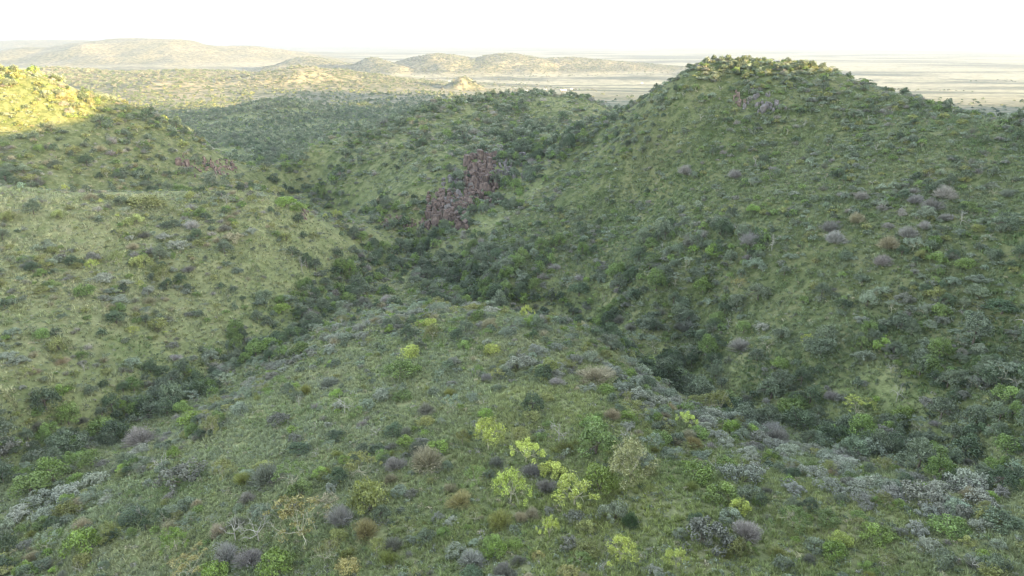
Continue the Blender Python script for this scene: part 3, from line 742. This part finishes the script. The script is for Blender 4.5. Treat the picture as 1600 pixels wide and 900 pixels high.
MIX = {  # kind, weight, tints, mean width
 'spur': [('shrub', .40, 'green bright olive dusk sage', 2.1), ('dry_shrub', .22, 'mauve tan tan grey grey olive olive', 2.1), ('evergreen_tree', .08, 'dark dusk', 2.2), ('thorn_tree', .08, 'olive green sage', 2.8), ('silver_shrub', .14, 'sage grey silver', 2.5), ('acacia_tree', .05, 'olive sage', 3.2), ('bare_tree', .03, 'white', 2.2)],
 'silver': [('silver_shrub', .72, 'silver silver sage grey', 2.9), ('shrub', .14, 'green bright dusk', 2.2), ('dry_shrub', .10, 'mauve tan', 2.2), ('thorn_tree', .04, 'olive', 3)],
 'near_hill': [('shrub', .42, 'olive green dusk sage olive', 2.4), ('dry_shrub', .24, 'grey tan mauve', 2.4), ('silver_shrub', .14, 'sage silver grey', 2.4), ('evergreen_tree', .09, 'dusk dark', 3), ('thorn_tree', .05, 'olive lime', 3.2), ('acacia_tree', .03, 'sage', 3.5), ('bare_tree', .03, 'white', 2.8)],
 'far_hill': [('shrub', .5, 'olive green dusk', 3.2), ('dry_shrub', .22, 'grey tan mauve', 3), ('silver_shrub', .1, 'sage', 3), ('evergreen_tree', .12, 'dusk dark', 3.6), ('thorn_tree', .06, 'olive', 4)],
 'hill': [('shrub', .44, 'dusk sage green olive', 2.5), ('silver_shrub', .17, 'sage sage grey', 2.7), ('dry_shrub', .15, 'grey mauve sage', 2.6), ('evergreen_tree', .13, 'dark dusk', 3.1), ('thorn_tree', .05, 'sage green', 3.2), ('acacia_tree', .04, 'sage', 3.4), ('bare_tree', .02, 'white', 3)],
 'mid_hill': [('shrub', .52, 'dusk green sage', 2.9), ('evergreen_tree', .18, 'dark dusk dusk', 3.3), ('dry_shrub', .16, 'grey mauve tan', 3), ('silver_shrub', .1, 'sage grey', 3), ('acacia_tree', .04, 'sage', 4)],
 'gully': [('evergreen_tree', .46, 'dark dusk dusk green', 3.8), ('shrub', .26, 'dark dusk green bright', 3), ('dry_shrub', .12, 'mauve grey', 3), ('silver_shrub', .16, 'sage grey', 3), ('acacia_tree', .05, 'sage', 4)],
 'valley': [('evergreen_tree', .42, 'dark dusk dusk', 3.9), ('shrub', .46, 'dusk sage green', 3.4), ('dry_shrub', .12, 'grey', 3.2)],
 'plain': [('evergreen_tree', .5, 'dark dusk', 7), ('shrub', .5, 'dusk olive', 6)]}
DENS = {'spur': .088, 'near_hill': .072, 'far_hill': .085, 'hill': .12, 'mid_hill': .085, 'gully': .12, 'valley': .05, 'plain': .008}

def scatter(n, r0, r1, half):
    r = np.sqrt(RNG.uniform(r0 * r0, r1 * r1, n)); t = np.radians(RNG.uniform(-half, half, n))
    return r * np.sin(t), r * np.cos(t)
def sector(r0, r1, half): return (r1 * r1 - r0 * r0) * math.radians(half)

hx = np.array([q['p'][0] for q in PL]); hy = np.array([q['p'][1] for q in PL]); hw = np.array([q['w'] for q in PL])
CLIFFS = [(750, 283, 22, 36), (702, 330, 28, 26), (1155, 164, 12, 20), (1195, 162, 26, 17), (628, 348, 32, 10), (335, 255, 46, 20), (355, 265, 24, 9)]
for r0, r1, half, dmax in ((46, 520, 46, .24), (520, 1300, 43, .085), (1300, 1900, 42, .008)):
    x, y = scatter(int(sector(r0, r1, half) * dmax), r0, r1, half)
    z = H(x, y); zn = zone_of(x, y)
    gdist = gully_dist(x, y); gdist[np.hypot(x, y) > 700] = 1e9
    sdist = np.full(x.shape, 1e9)
    for pl in SILVER: sdist = np.minimum(sdist, dist_poly(x, y, pl))
    dens = np.array([DENS[q] for q in zn])
    dens = dens * (.22 + 1.1 * sstep(-.2, .35, fbm(x / 30, y / 30, 41)) + .8 * sstep(-.1, .4, fbm(x / 9, y / 9, 43)))
    gk = 1 - sstep(4, 13, gdist + fbm(x / 20, y / 20, 44) * 5)
    dens = dens * np.where(zn == 'spur', 1 + 1.8 * (1 - sstep(20, 55, gdist)), 1)
    dens = dens * (1 - gk) + .14 * gk
    sk = (1 - sstep(3.5, 8.5, sdist)) * (zn == 'spur')
    dens = np.maximum(dens, .19 * sk)
    dens[(zn == 'plain') & (x > -120)] *= .12
    dens[(zn == 'plain') & (np.hypot(x, y) > 1500)] *= .5
    pu, pv_, pd_ = project(x, y, z)
    for cu, cv_, ca, cb in CLIFFS: dens[(((pu - cu) / ca) ** 2 + ((pv_ - cv_) / cb) ** 2 < 1) & (pd_ < 520)] *= .3
    keep = RNG.uniform(0, dmax, x.shape) < dens
    for i in np.nonzero(keep)[0]:
        zz = zn[i]
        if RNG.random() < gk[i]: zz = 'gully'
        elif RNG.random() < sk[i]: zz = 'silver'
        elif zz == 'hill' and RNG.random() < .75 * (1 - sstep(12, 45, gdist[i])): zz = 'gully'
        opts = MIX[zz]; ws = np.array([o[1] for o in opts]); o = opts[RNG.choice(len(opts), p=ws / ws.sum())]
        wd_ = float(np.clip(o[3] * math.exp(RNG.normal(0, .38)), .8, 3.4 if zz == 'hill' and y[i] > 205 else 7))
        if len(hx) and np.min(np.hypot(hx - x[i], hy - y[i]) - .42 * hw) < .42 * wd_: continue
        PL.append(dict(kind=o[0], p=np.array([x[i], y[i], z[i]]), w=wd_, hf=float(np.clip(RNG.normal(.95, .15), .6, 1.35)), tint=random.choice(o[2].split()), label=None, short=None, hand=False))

x, y = scatter(int(sector(1900, 4900, 39) * .0045), 1900, 4900, 39)       # bushes dotted over the far ranges
z = H(x, y); up_ = z - np.interp(y, [1100, 1700, 2500, 3200], [-110, -127, -160, -180])
for i in np.nonzero((RNG.uniform(size=len(x)) < .08 + sstep(8, 25, up_)) & (up_ > 1))[0]:
    PL.append(dict(kind='shrub' if RNG.random() < .6 else 'evergreen_tree', p=np.array([x[i], y[i], z[i]]), w=float(RNG.uniform(5, 10)), hf=.8, tint=random.choice(('dusk', 'grey', 'dusk', 'dark', 'grey')), label=None, short=None, hand=False))

XS = np.array([q['p'] for q in PL]); WS = np.array([q['w'] for q in PL]); HS = np.array([q['w'] * q['hf'] * HREL[q['kind']] for q in PL])
U, V, DEP = project(XS[:, 0], XS[:, 1], XS[:, 2] + HS * .5)
SIZE = WS * FPX / DEP
VIS = (U > -.3 * SIZE) & (U < 1600 + .3 * SIZE) & (V > 0) & (V < 900 + .2 * SIZE)
ZT = XS[:, 2] + HS * .75
tt = np.linspace(.08, .985, 110)
for i0 in range(0, len(PL), 5000):
    sl_ = slice(i0, i0 + 5000)
    xs, ys, zs = XS[sl_, 0][:, None] * tt, XS[sl_, 1][:, None] * tt, ZT[sl_][:, None] * tt
    VIS[sl_] &= ~(H(xs, ys) > zs).any(1)
for i, q in enumerate(PL): q.update(u=float(U[i]), v=float(V[i]), px=float(SIZE[i]), vis=bool(VIS[i]), dep=float(DEP[i]))
ONE = set()
MOST = {'shrub': 300, 'silver_shrub': 300, 'dry_shrub': 300, 'evergreen_tree': 300, 'thorn_tree': 300, 'acacia_tree': 300, 'bare_tree': 300}
for k in KINDS:
    idx = [i for i, q in enumerate(PL) if q['kind'] == k and q['vis']]
    idx.sort(key=lambda i: (not PL[i]['hand'], -PL[i]['px']))
    ONE.update(idx[:MOST[k]])

# labels: by look and by the nearest thing one can find
LM = LANDMARK + [(q['u'], q['v'], q['short']) for q in PL if q['short']]
LMU = np.array([(a, b) for a, b, _ in LM])
SIZEWORD = {}
for k in KINDS:
    z_ = sorted(PL[i]['w'] for i in ONE if PL[i]['kind'] == k)
    SIZEWORD[k] = (z_[len(z_) // 3], z_[2 * len(z_) // 3]) if z_ else (1, 2)
NOUN = dict(shrub='bush', silver_shrub='billowy bush', evergreen_tree='dense tree', thorn_tree='thorn tree', acacia_tree='spreading tree', dry_shrub='twiggy bush', bare_tree='bare tree')
DIRS = ['right of', 'above right of', 'above', 'above left of', 'left of', 'below left of', 'below', 'below right of']
def where(q):
    d = np.hypot(LMU[:, 0] - q['u'], LMU[:, 1] - q['v']); k = int(np.argmin(d + (d < 3) * 1e6))
    an = math.degrees(math.atan2(LMU[k, 1] - q['v'], q['u'] - LMU[k, 0]))
    return DIRS[int(round(an / 45)) % 8], LM[k][2], d[k]
buck = {}
for i in sorted(ONE):
    q = PL[i]
    if q['label']: continue
    a, b = SIZEWORD[q['kind']]
    sz = 'small' if q['w'] < a else 'large' if q['w'] > b else 'middling'
    dr, lm, dd = where(q)
    col_ = '' if q['kind'] == 'bare_tree' else CNAME[q['tint']] + ' '
    if q['kind'] == 'bare_tree': col_ = 'whitish '
    buck.setdefault((sz, col_ + NOUN[q['kind']], dr, lm), []).append((dd, i))
ORD = ['', 'second', 'third', 'fourth', 'fifth', 'sixth', 'seventh', 'eighth', 'ninth']
for (sz, nn_, dr, lm), L in buck.items():
    L.sort()
    for k, (dd, i) in enumerate(L):
        PL[i]['label'] = f'{sz} {nn_} {dr} {lm}' if len(L) == 1 else f'{ORD[min(k, 8)]} nearest {nn_} {dr} {lm}'.strip() if len(f'second nearest {sz} {nn_} {dr} {lm}'.replace('-', ' ').split()) > 16 else f'nearest {sz} {nn_} {dr} {lm}' if k == 0 else f'{ORD[min(k, 8)]} nearest {sz} {nn_} {dr} {lm}'

GROUP = dict(shrub='green bushes on the hillsides', silver_shrub='silvery grey bushes on the slopes', evergreen_tree='dense dark trees of the gullies and slopes', thorn_tree='domed thorn trees', acacia_tree='spreading thorn trees',
             dry_shrub='leafless twiggy bushes', bare_tree='white leafless trees')
CAT = dict(shrub='bush', silver_shrub='bush', evergreen_tree='tree', thorn_tree='tree', acacia_tree='tree', dry_shrub='bush', bare_tree='tree')
PART = dict(shrub=('foliage', 'stems'), silver_shrub=('foliage', 'stems'), evergreen_tree=('crown', 'trunk'), thorn_tree=('crown', 'trunk'), acacia_tree=('crown', 'trunk'), dry_shrub=('twigs', 'stems'))
def tint_of(q):
    t = np.array(T[q['tint']]) * float(np.clip(RNG.normal(1, .13), .7, 1.4)) * (1 + RNG.normal(0, .022, 3))
    return [float(a) for a in np.clip(t, .01, .8)]
def lod_of(q): return 'hi' if q['px'] > 19 else 'mid' if q['px'] > 9 else 'lo'
REST = {'near': [], 'far': []}
for i, q in enumerate(PL):
    q['var'] = int(RNG.integers(NVAR)); q['rz'] = float(RNG.uniform(0, 6.283)); q['rgb'] = tint_of(q); q['lod'] = lod_of(q)
    if i not in ONE:
        REST['near' if q['dep'] < 600 else 'far'].append(q); continue
    lf, wo = PROTO[q['kind'], q['var'], q['lod']]
    loc = Vector(q['p']) - Vector((0, 0, .04 * q['w'])); sc_ = (q['w'], q['w'], q['w'] * q['hf'])
    rot = (RNG.normal(0, .05), RNG.normal(0, .05), q['rz'])
    if lf is not None and wo is not None:
        top = bpy.data.objects.new(q['kind'], None); top.empty_display_size = .2
        for me, nm in ((lf, PART[q['kind']][0]), (wo, PART[q['kind']][1])):
            o = bpy.data.objects.new(nm, me); o.parent = top; o['tint'] = q['rgb']; COL.objects.link(o)
    else:
        top = bpy.data.objects.new(q['kind'], lf or wo); top['tint'] = q['rgb']
    top.location, top.rotation_euler, top.scale = loc, rot, sc_
    COL.objects.link(top)
    tag(top, q['label'], CAT[q['kind']], GROUP[q['kind']])

# ------------------------------------------------------------------ what nobody could count: one object each, grown on points
def stuff(name, label, protos, pts, rot, scale, idx, tint):
    col = bpy.data.collections.new(name + ' sources')
    for k, me in enumerate(protos):
        o = bpy.data.objects.new(f'{name}_source_{k:03d}', me); col.objects.link(o)
    me = bpy.data.meshes.new(name); n = len(pts)
    me.vertices.add(n); me.vertices.foreach_set('co', np.asarray(pts, np.float32).ravel())
    for nm, a in (('rot', rot), ('scl', scale), ('tint', tint)):
        at = me.attributes.new(nm, 'FLOAT_VECTOR', 'POINT'); at.data.foreach_set('vector', np.asarray(a, np.float32).ravel())
    at = me.attributes.new('pick', 'INT', 'POINT'); at.data.foreach_set('value', np.asarray(idx, np.int32))
    ob = bpy.data.objects.new(name, me); COL.objects.link(ob); tag(ob, label, kind='stuff')
    ng = bpy.data.node_groups.new(name + ' spread', 'GeometryNodeTree')
    ng.interface.new_socket('Geometry', in_out='INPUT', socket_type='NodeSocketGeometry'); ng.interface.new_socket('Geometry', in_out='OUTPUT', socket_type='NodeSocketGeometry')
    N, L = ng.nodes, ng.links
    gi, go = N.new('NodeGroupInput'), N.new('NodeGroupOutput')
    ci = N.new('GeometryNodeCollectionInfo'); ci.inputs['Collection'].default_value = col; ci.inputs['Separate Children'].default_value = True; ci.inputs['Reset Children'].default_value = True
    ip = N.new('GeometryNodeInstanceOnPoints'); ip.inputs['Pick Instance'].default_value = True
    def na(nm, ty):
        a = N.new('GeometryNodeInputNamedAttribute'); a.data_type = ty; a.inputs['Name'].default_value = nm
        return a.outputs['Attribute']
    L.new(gi.outputs[0], ip.inputs['Points']); L.new(ci.outputs[0], ip.inputs['Instance']); L.new(na('pick', 'INT'), ip.inputs['Instance Index'])
    L.new(na('scl', 'FLOAT_VECTOR'), ip.inputs['Scale'])
    e2r = N.new('FunctionNodeEulerToRotation'); L.new(na('rot', 'FLOAT_VECTOR'), e2r.inputs[0]); L.new(e2r.outputs[0], ip.inputs['Rotation'])
    L.new(ip.outputs[0], go.inputs[0])
    md = ob.modifiers.new('spread', 'NODES'); md.node_group = ng
    return ob

for key, nm, lab in (('near', 'scrub', 'scrub of countless small bushes covering the slopes'), ('far', 'woodland', 'far-off bush woodland carpeting the valley and hill feet')):
    protos, where_ = [], {}
    pts, rot, scl, idx, tin = [], [], [], [], []
    for q in REST[key]:
        for j, me in enumerate(PROTO[q['kind'], q['var'], q['lod']]):
            if me is None: continue
            if me.name not in where_: where_[me.name] = len(protos); protos.append(me)
            pts.append(q['p'] - np.array([0, 0, .04 * q['w']])); rot.append((0, 0, q['rz'])); scl.append((q['w'], q['w'], q['w'] * q['hf'])); idx.append(where_[me.name]); tin.append(q['rgb'])
    stuff(nm, lab, protos, pts, rot, scl, idx, tin)

def grass_tint(x, y, zn):
    n1, n2 = fbm(x / 22, y / 22, 61), fbm(x / 7, y / 7, 62)
    lush, straw, blue = np.array([.185, .238, .09]), np.array([.36, .343, .185]), np.array([.238, .27, .158])
    dryk = np.clip(np.select([zn == 'near_hill', zn == 'hill', zn == 'mid_hill', zn == 'far_hill'], [.65, .35, .5, .55], .3) + n1 * .6, 0, 1)[:, None]
    t = lush * (1 - dryk) + straw * dryk
    k2 = np.clip(.3 + n2 * .8, 0, 1)[:, None]
    wk = (np.clip(1 - np.hypot((x - 22) / 48, (y - 85) / 75), 0, 1) ** .6 * .85)[:, None]
    t = t * (1 - wk) + np.array([.27, .30, .085]) * wk
    t = t * np.where(zn == 'near_hill', 1.15, 1.0)[:, None]  # brighter skylight on the near hill painted into its grass
    t = t * np.where((zn == 'far_hill')[:, None], np.array([[.74, .76, .76]]), 1.0)  # far hill's darker, hazy look put into the grass colour
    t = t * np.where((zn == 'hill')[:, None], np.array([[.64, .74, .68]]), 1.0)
    blue = blue * (1 - wk) + np.array([.19, .25, .08]) * wk
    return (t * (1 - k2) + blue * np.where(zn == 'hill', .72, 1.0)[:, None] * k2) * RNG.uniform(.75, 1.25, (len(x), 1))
def ground_cover(name, label, protos, bands, sizef, tintf, dens=None):
    A = []
    for r0, r1, d, s0, s1 in bands:
        x, y = scatter(int(sector(r0, r1, 44) * d), r0, r1, 44)
        zn = zone_of(x, y)
        if dens is not None:
            k = RNG.uniform(size=len(x)) < dens(x, y, zn); x, y, zn = x[k], y[k], zn[k]
        s = RNG.uniform(s0, s1, len(x)); A.append((x, y, zn, s))
    x, y, zn, s = (np.concatenate([a[k] for a in A]) for k in range(4))
    n = len(x); rot = np.stack([RNG.normal(0, .12, n), RNG.normal(0, .12, n), RNG.uniform(0, 6.28, n)], 1)
    scl = np.stack([s, s, s * RNG.uniform(*sizef, n)], 1)
    stuff(name, label, protos, np.stack([x, y, H(x, y) - .03], 1), rot, scl, RNG.integers(0, len(protos), n), tintf(x, y, zn))
ground_cover('grass', 'tussocky green and straw-coloured grass growing between the bushes', [make_tuft(900 + k) for k in range(4)],
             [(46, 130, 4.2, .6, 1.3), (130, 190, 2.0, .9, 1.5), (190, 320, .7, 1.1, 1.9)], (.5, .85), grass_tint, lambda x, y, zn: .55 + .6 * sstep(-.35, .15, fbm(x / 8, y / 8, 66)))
def herb_tint(x, y, zn):
    pal = np.array([T[k] for k in ('dusk', 'sage', 'green', 'olive', 'grey', 'tan', 'dark', 'mauve')])
    w_ = RNG.choice(8, len(x), p=[.24, .22, .18, .12, .08, .06, .06, .04])
    return pal[w_] * RNG.uniform(.75, 1.25, (len(x), 1))
ground_cover('undergrowth', 'low feathery herbs and seedlings between the bushes', [make_herb(950 + k) for k in range(4)],
             [(46, 150, .6, .5, 1.5), (150, 330, .42, .8, 1.7), (330, 620, .14, 1.3, 2.6)], (.6, 1.1), herb_tint,
             lambda x, y, zn: np.select([zn == 'hill', zn == 'mid_hill', zn == 'near_hill', zn == 'gully'], [1, .9, .85, 1], 1.1) * (.35 + .9 * sstep(-.3, .3, fbm(x / 12, y / 12, 71))))

# ------------------------------------------------------------------ rock faces
def rock_mat(name, a, b, cc):
    m, n, l = new_mat(name); bs = n['Principled BSDF']; bs.inputs['Roughness'].default_value = .9
    tc = n.new('ShaderNodeTexCoord'); no = n.new('ShaderNodeTexNoise'); no.inputs['Scale'].default_value = 2.2; no.inputs['Detail'].default_value = 7; no.inputs['Roughness'].default_value = .7
    cr = n.new('ShaderNodeValToRGB'); e = cr.color_ramp.elements; e.new(.5)
    for k, (p, q) in enumerate(((.33, a), (.5, b), (.66, cc))): e[k].position = p; e[k].color = (*q, 1)
    bp = n.new('ShaderNodeBump'); bp.inputs['Strength'].default_value = .8; bp.inputs['Distance'].default_value = .3
    l.new(tc.outputs['Object'], no.inputs['Vector']); l.new(no.outputs['Fac'], cr.inputs['Fac']); l.new(cr.outputs[0], bs.inputs['Base Color']); l.new(no.outputs['Fac'], bp.inputs['Height']); l.new(bp.outputs[0], bs.inputs['Normal'])
    return m
M_PINK = rock_mat('pink rock', (.045, .037, .032), (.10, .068, .054), (.20, .15, .125))
M_RED = rock_mat('red rock', (.075, .055, .043), (.15, .105, .082), (.22, .17, .14))
M_GREY = rock_mat('grey rock', (.07, .065, .06), (.13, .115, .11), (.19, .17, .16))
def rock_mesh(seed, mat):
    import bmesh
    rng = np.random.default_rng(seed); bm = bmesh.new()
    for p in rng.uniform(-.5, .5, (22, 3)) * np.array([1, .8, 1.15]):
        p = np.sign(p) * np.abs(p * 2) ** .55 / 2
        bm.verts.new(p)
    bmesh.ops.convex_hull(bm, input=bm.verts)
    for v_ in [v_ for v_ in bm.verts if not v_.link_faces]: bm.verts.remove(v_)
    me = bpy.data.meshes.new('rock'); bm.to_mesh(me); bm.free(); me.materials.append(mat)
    return me
ROCKS = {m.name: [rock_mesh(30 + k, m) for k in range(6)] for m in (M_PINK, M_RED, M_GREY)}
def rock_face(u, v, wpx, hpx, n, mat, size, label, tall=1.5, name='cliff'):
    g = ground(u, v + hpx * .5)
    if g is None: return
    top = bpy.data.objects.new(name, None); top.location = g; COL.objects.link(top); tag(top, label, name)
    for k in range(n):
        uu, vv = u + float(np.clip(RNG.normal(0, .29), -.56, .56)) * wpx, v + float(np.clip(RNG.normal(0, .28), -.54, .54)) * hpx
        p = ground(uu, vv)
        if p is None or abs(p[1] - g[1]) > 40: continue
        s = size * math.exp(RNG.normal(0, .3))
        o = bpy.data.objects.new('rock', ROCKS[mat.name][k % 6]); o.parent = top
        o.location = Vector(p) - top.location + Vector((0, 0, s * .18)); o.scale = (s * .8, s * .7, s * tall * RNG.uniform(.7, 1.2)); o.rotation_euler = (RNG.normal(0, .2), RNG.normal(0, .2), RNG.uniform(0, 6.28))
        COL.objects.link(o)
rock_face(752, 283, 42, 66, 190, M_PINK, 3.2, 'tall pink cliff with vertical pale streaks at the head of the ravine', 1.5)
rock_face(704, 330, 62, 50, 150, M_PINK, 3.0, 'lower pinkish grey cliff beside the ravine floor, partly overgrown', 1.15)
rock_face(785, 262, 60, 60, 60, M_GREY, 2.3, 'dark overgrown rock wall at the top of the ravine', 1.1)
rock_face(715, 300, 40, 60, 60, M_GREY, 2.2, 'dark shadowed rock wall joining the two pink cliffs of the ravine', 1.15)
rock_face(628, 348, 64, 20, 50, M_RED, 1.7, 'low red rock bank at the foot of the rounded middle hill', 1.0)
rock_face(1155, 158, 17, 24, 16, M_RED, 1.25, 'small pinkish rock face just below the sunlit hilltop', 1.7)
rock_face(1195, 160, 56, 34, 30, M_GREY, 1.5, 'dark grey rock band beside the pinkish hilltop face', 1.4)
rock_face(1090, 108, 40, 8, 16, M_GREY, 1.2, 'grey crags on the rim of the sunlit hilltop', 1.3)
rock_face(335, 255, 100, 40, 70, M_PINK, 1.8, 'broken purplish cliff on the end of the farther hill', 1.5)
rock_face(352, 265, 50, 18, 34, M_RED, 1.6, 'low reddish cliff above the valley mouth', 1.2)
rock_face(1076, 505, 10, 38, 16, M_GREY, 1.2, 'narrow rock step in the gully below the round bright tree', 1.8)
rock_face(472, 338, 16, 18, 16, M_RED, 1.25, 'little reddish outcrop at the brink of the pale grassy hill', 1.3)

# ------------------------------------------------------------------ fallen dead branch on the near slope
g = ground(1113, 862)
if g is not None:
    o = bpy.data.objects.new('fallen_branch', PROTO['bare_tree', 1, 'hi'][1]); o.location = Vector(g) + Vector((-1, 0, .25)); o.scale = (2.2, 2.2, 2.8); o.rotation_euler = (.3, R(80), .2)
    COL.objects.link(o); tag(o, 'bleached dead branch lying on the grass near the lower edge', 'branch')

# ------------------------------------------------------------------ farm buildings far out on the plain
M_TIN = bark_mat('tin roof', (.42, .41, .40), (.55, .54, .52), 1); M_WALL = bark_mat('plastered wall', (.36, .33, .28), (.5, .46, .4), 1); M_DOOR = bark_mat('door wood', (.10, .07, .05), (.16, .11, .08), 3)
def box(x0, x1, y0, y1, z0, z1, name, mat):
    v = [(x, y, z) for z in (z0, z1) for y in (y0, y1) for x in (x0, x1)]
    return mesh_np(name, v, np.array([[0, 2, 3, 1], [4, 5, 7, 6], [0, 1, 5, 4], [2, 6, 7, 3], [0, 4, 6, 2], [1, 3, 7, 5]]), [mat])
def building(u, v, L, D, Hh, label):
    p = ground(u, v)
    if p is None: return
    top = bpy.data.objects.new('farm_building', None); top.location = p; top.rotation_euler = (0, 0, RNG.uniform(-.5, .5)); COL.objects.link(top)
    tag(top, label, 'building', 'farm buildings on the plain')
    a, b = L / 2, D / 2
    roof = mesh_np('roof', [(-a - .4, -b - .5, Hh), (a + .4, -b - .5, Hh), (a + .4, 0, Hh + 2), (-a - .4, 0, Hh + 2), (-a - .4, b + .5, Hh), (a + .4, b + .5, Hh)], [[0, 1, 2, 3], [3, 2, 5, 4], [0, 3, 4], [1, 5, 2], [0, 4, 5, 1]], [M_TIN])
    for nm, me in (('wall', box(-a, a, -b, b, -1, Hh - .02, 'wall', M_WALL)), ('roof', roof), ('door', box(-.6, .6, -b - .06, -b + .02, 0, 2.1, 'door', M_DOOR))):
        o = bpy.data.objects.new(nm, me); o.parent = top; COL.objects.link(o)
for u, v, L, D, Hh, lab in ((822, 143, 16, 8, 3.4, 'small pale building at the west end of the farm row on the plain'), (838, 144, 22, 9, 4, 'long pale roofed shed beyond the rounded hill'), (852, 141, 12, 8, 3.2, 'small white house between the long shed and the wide one'),
                       (880, 142, 30, 12, 4.5, 'widest white roofed shed of the farm row on the plain'), (893, 140, 12, 9, 3.4, 'small white house at the east end of the farm row'), (846, 147, 10, 7, 3, 'tiny pale hut in front of the farm row'),
                       (702, 128, 14, 9, 3.6, 'pale hut beside the little cone hill on the plain'), (1003, 131, 16, 9, 3.6, 'lone white house far out on the plain near the tall hill')):
    building(u, v, L * .6, D * .6, Hh * .8, lab)

# ------------------------------------------------------------------ haze: one closed box of even air round everything
zlo, zhi = float(GZ.min()) - 1.5, max(float(GZ.max()) + 6, 30)
rb = float(RR[-1]) * 1.02
mh = bpy.data.materials.new('haze air'); mh.use_nodes = True
n_ = mh.node_tree.nodes; n_.remove(n_['Principled BSDF'])
pv = n_.new('ShaderNodeVolumePrincipled'); pv.inputs['Density'].default_value = HAZE_DENSITY; pv.inputs['Density Attribute'].default_value = ''; pv.inputs['Color'].default_value = (.265, .305, .385, 1); pv.inputs['Anisotropy'].default_value = .2
mh.node_tree.links.new(pv.outputs[0], n_['Material Output'].inputs['Volume'])
hz = bpy.data.objects.new('haze', box(-rb, rb, -rb, rb, zlo, zhi, 'haze', mh)); COL.objects.link(hz); tag(hz, 'pale evening haze over the valley and plain', kind='stuff')
print('PLANTS', len(PL), 'things', len(ONE), {k: sum(1 for i in ONE if PL[i]['kind'] == k) for k in KINDS}, 'z', zlo, zhi, 'R', rb)
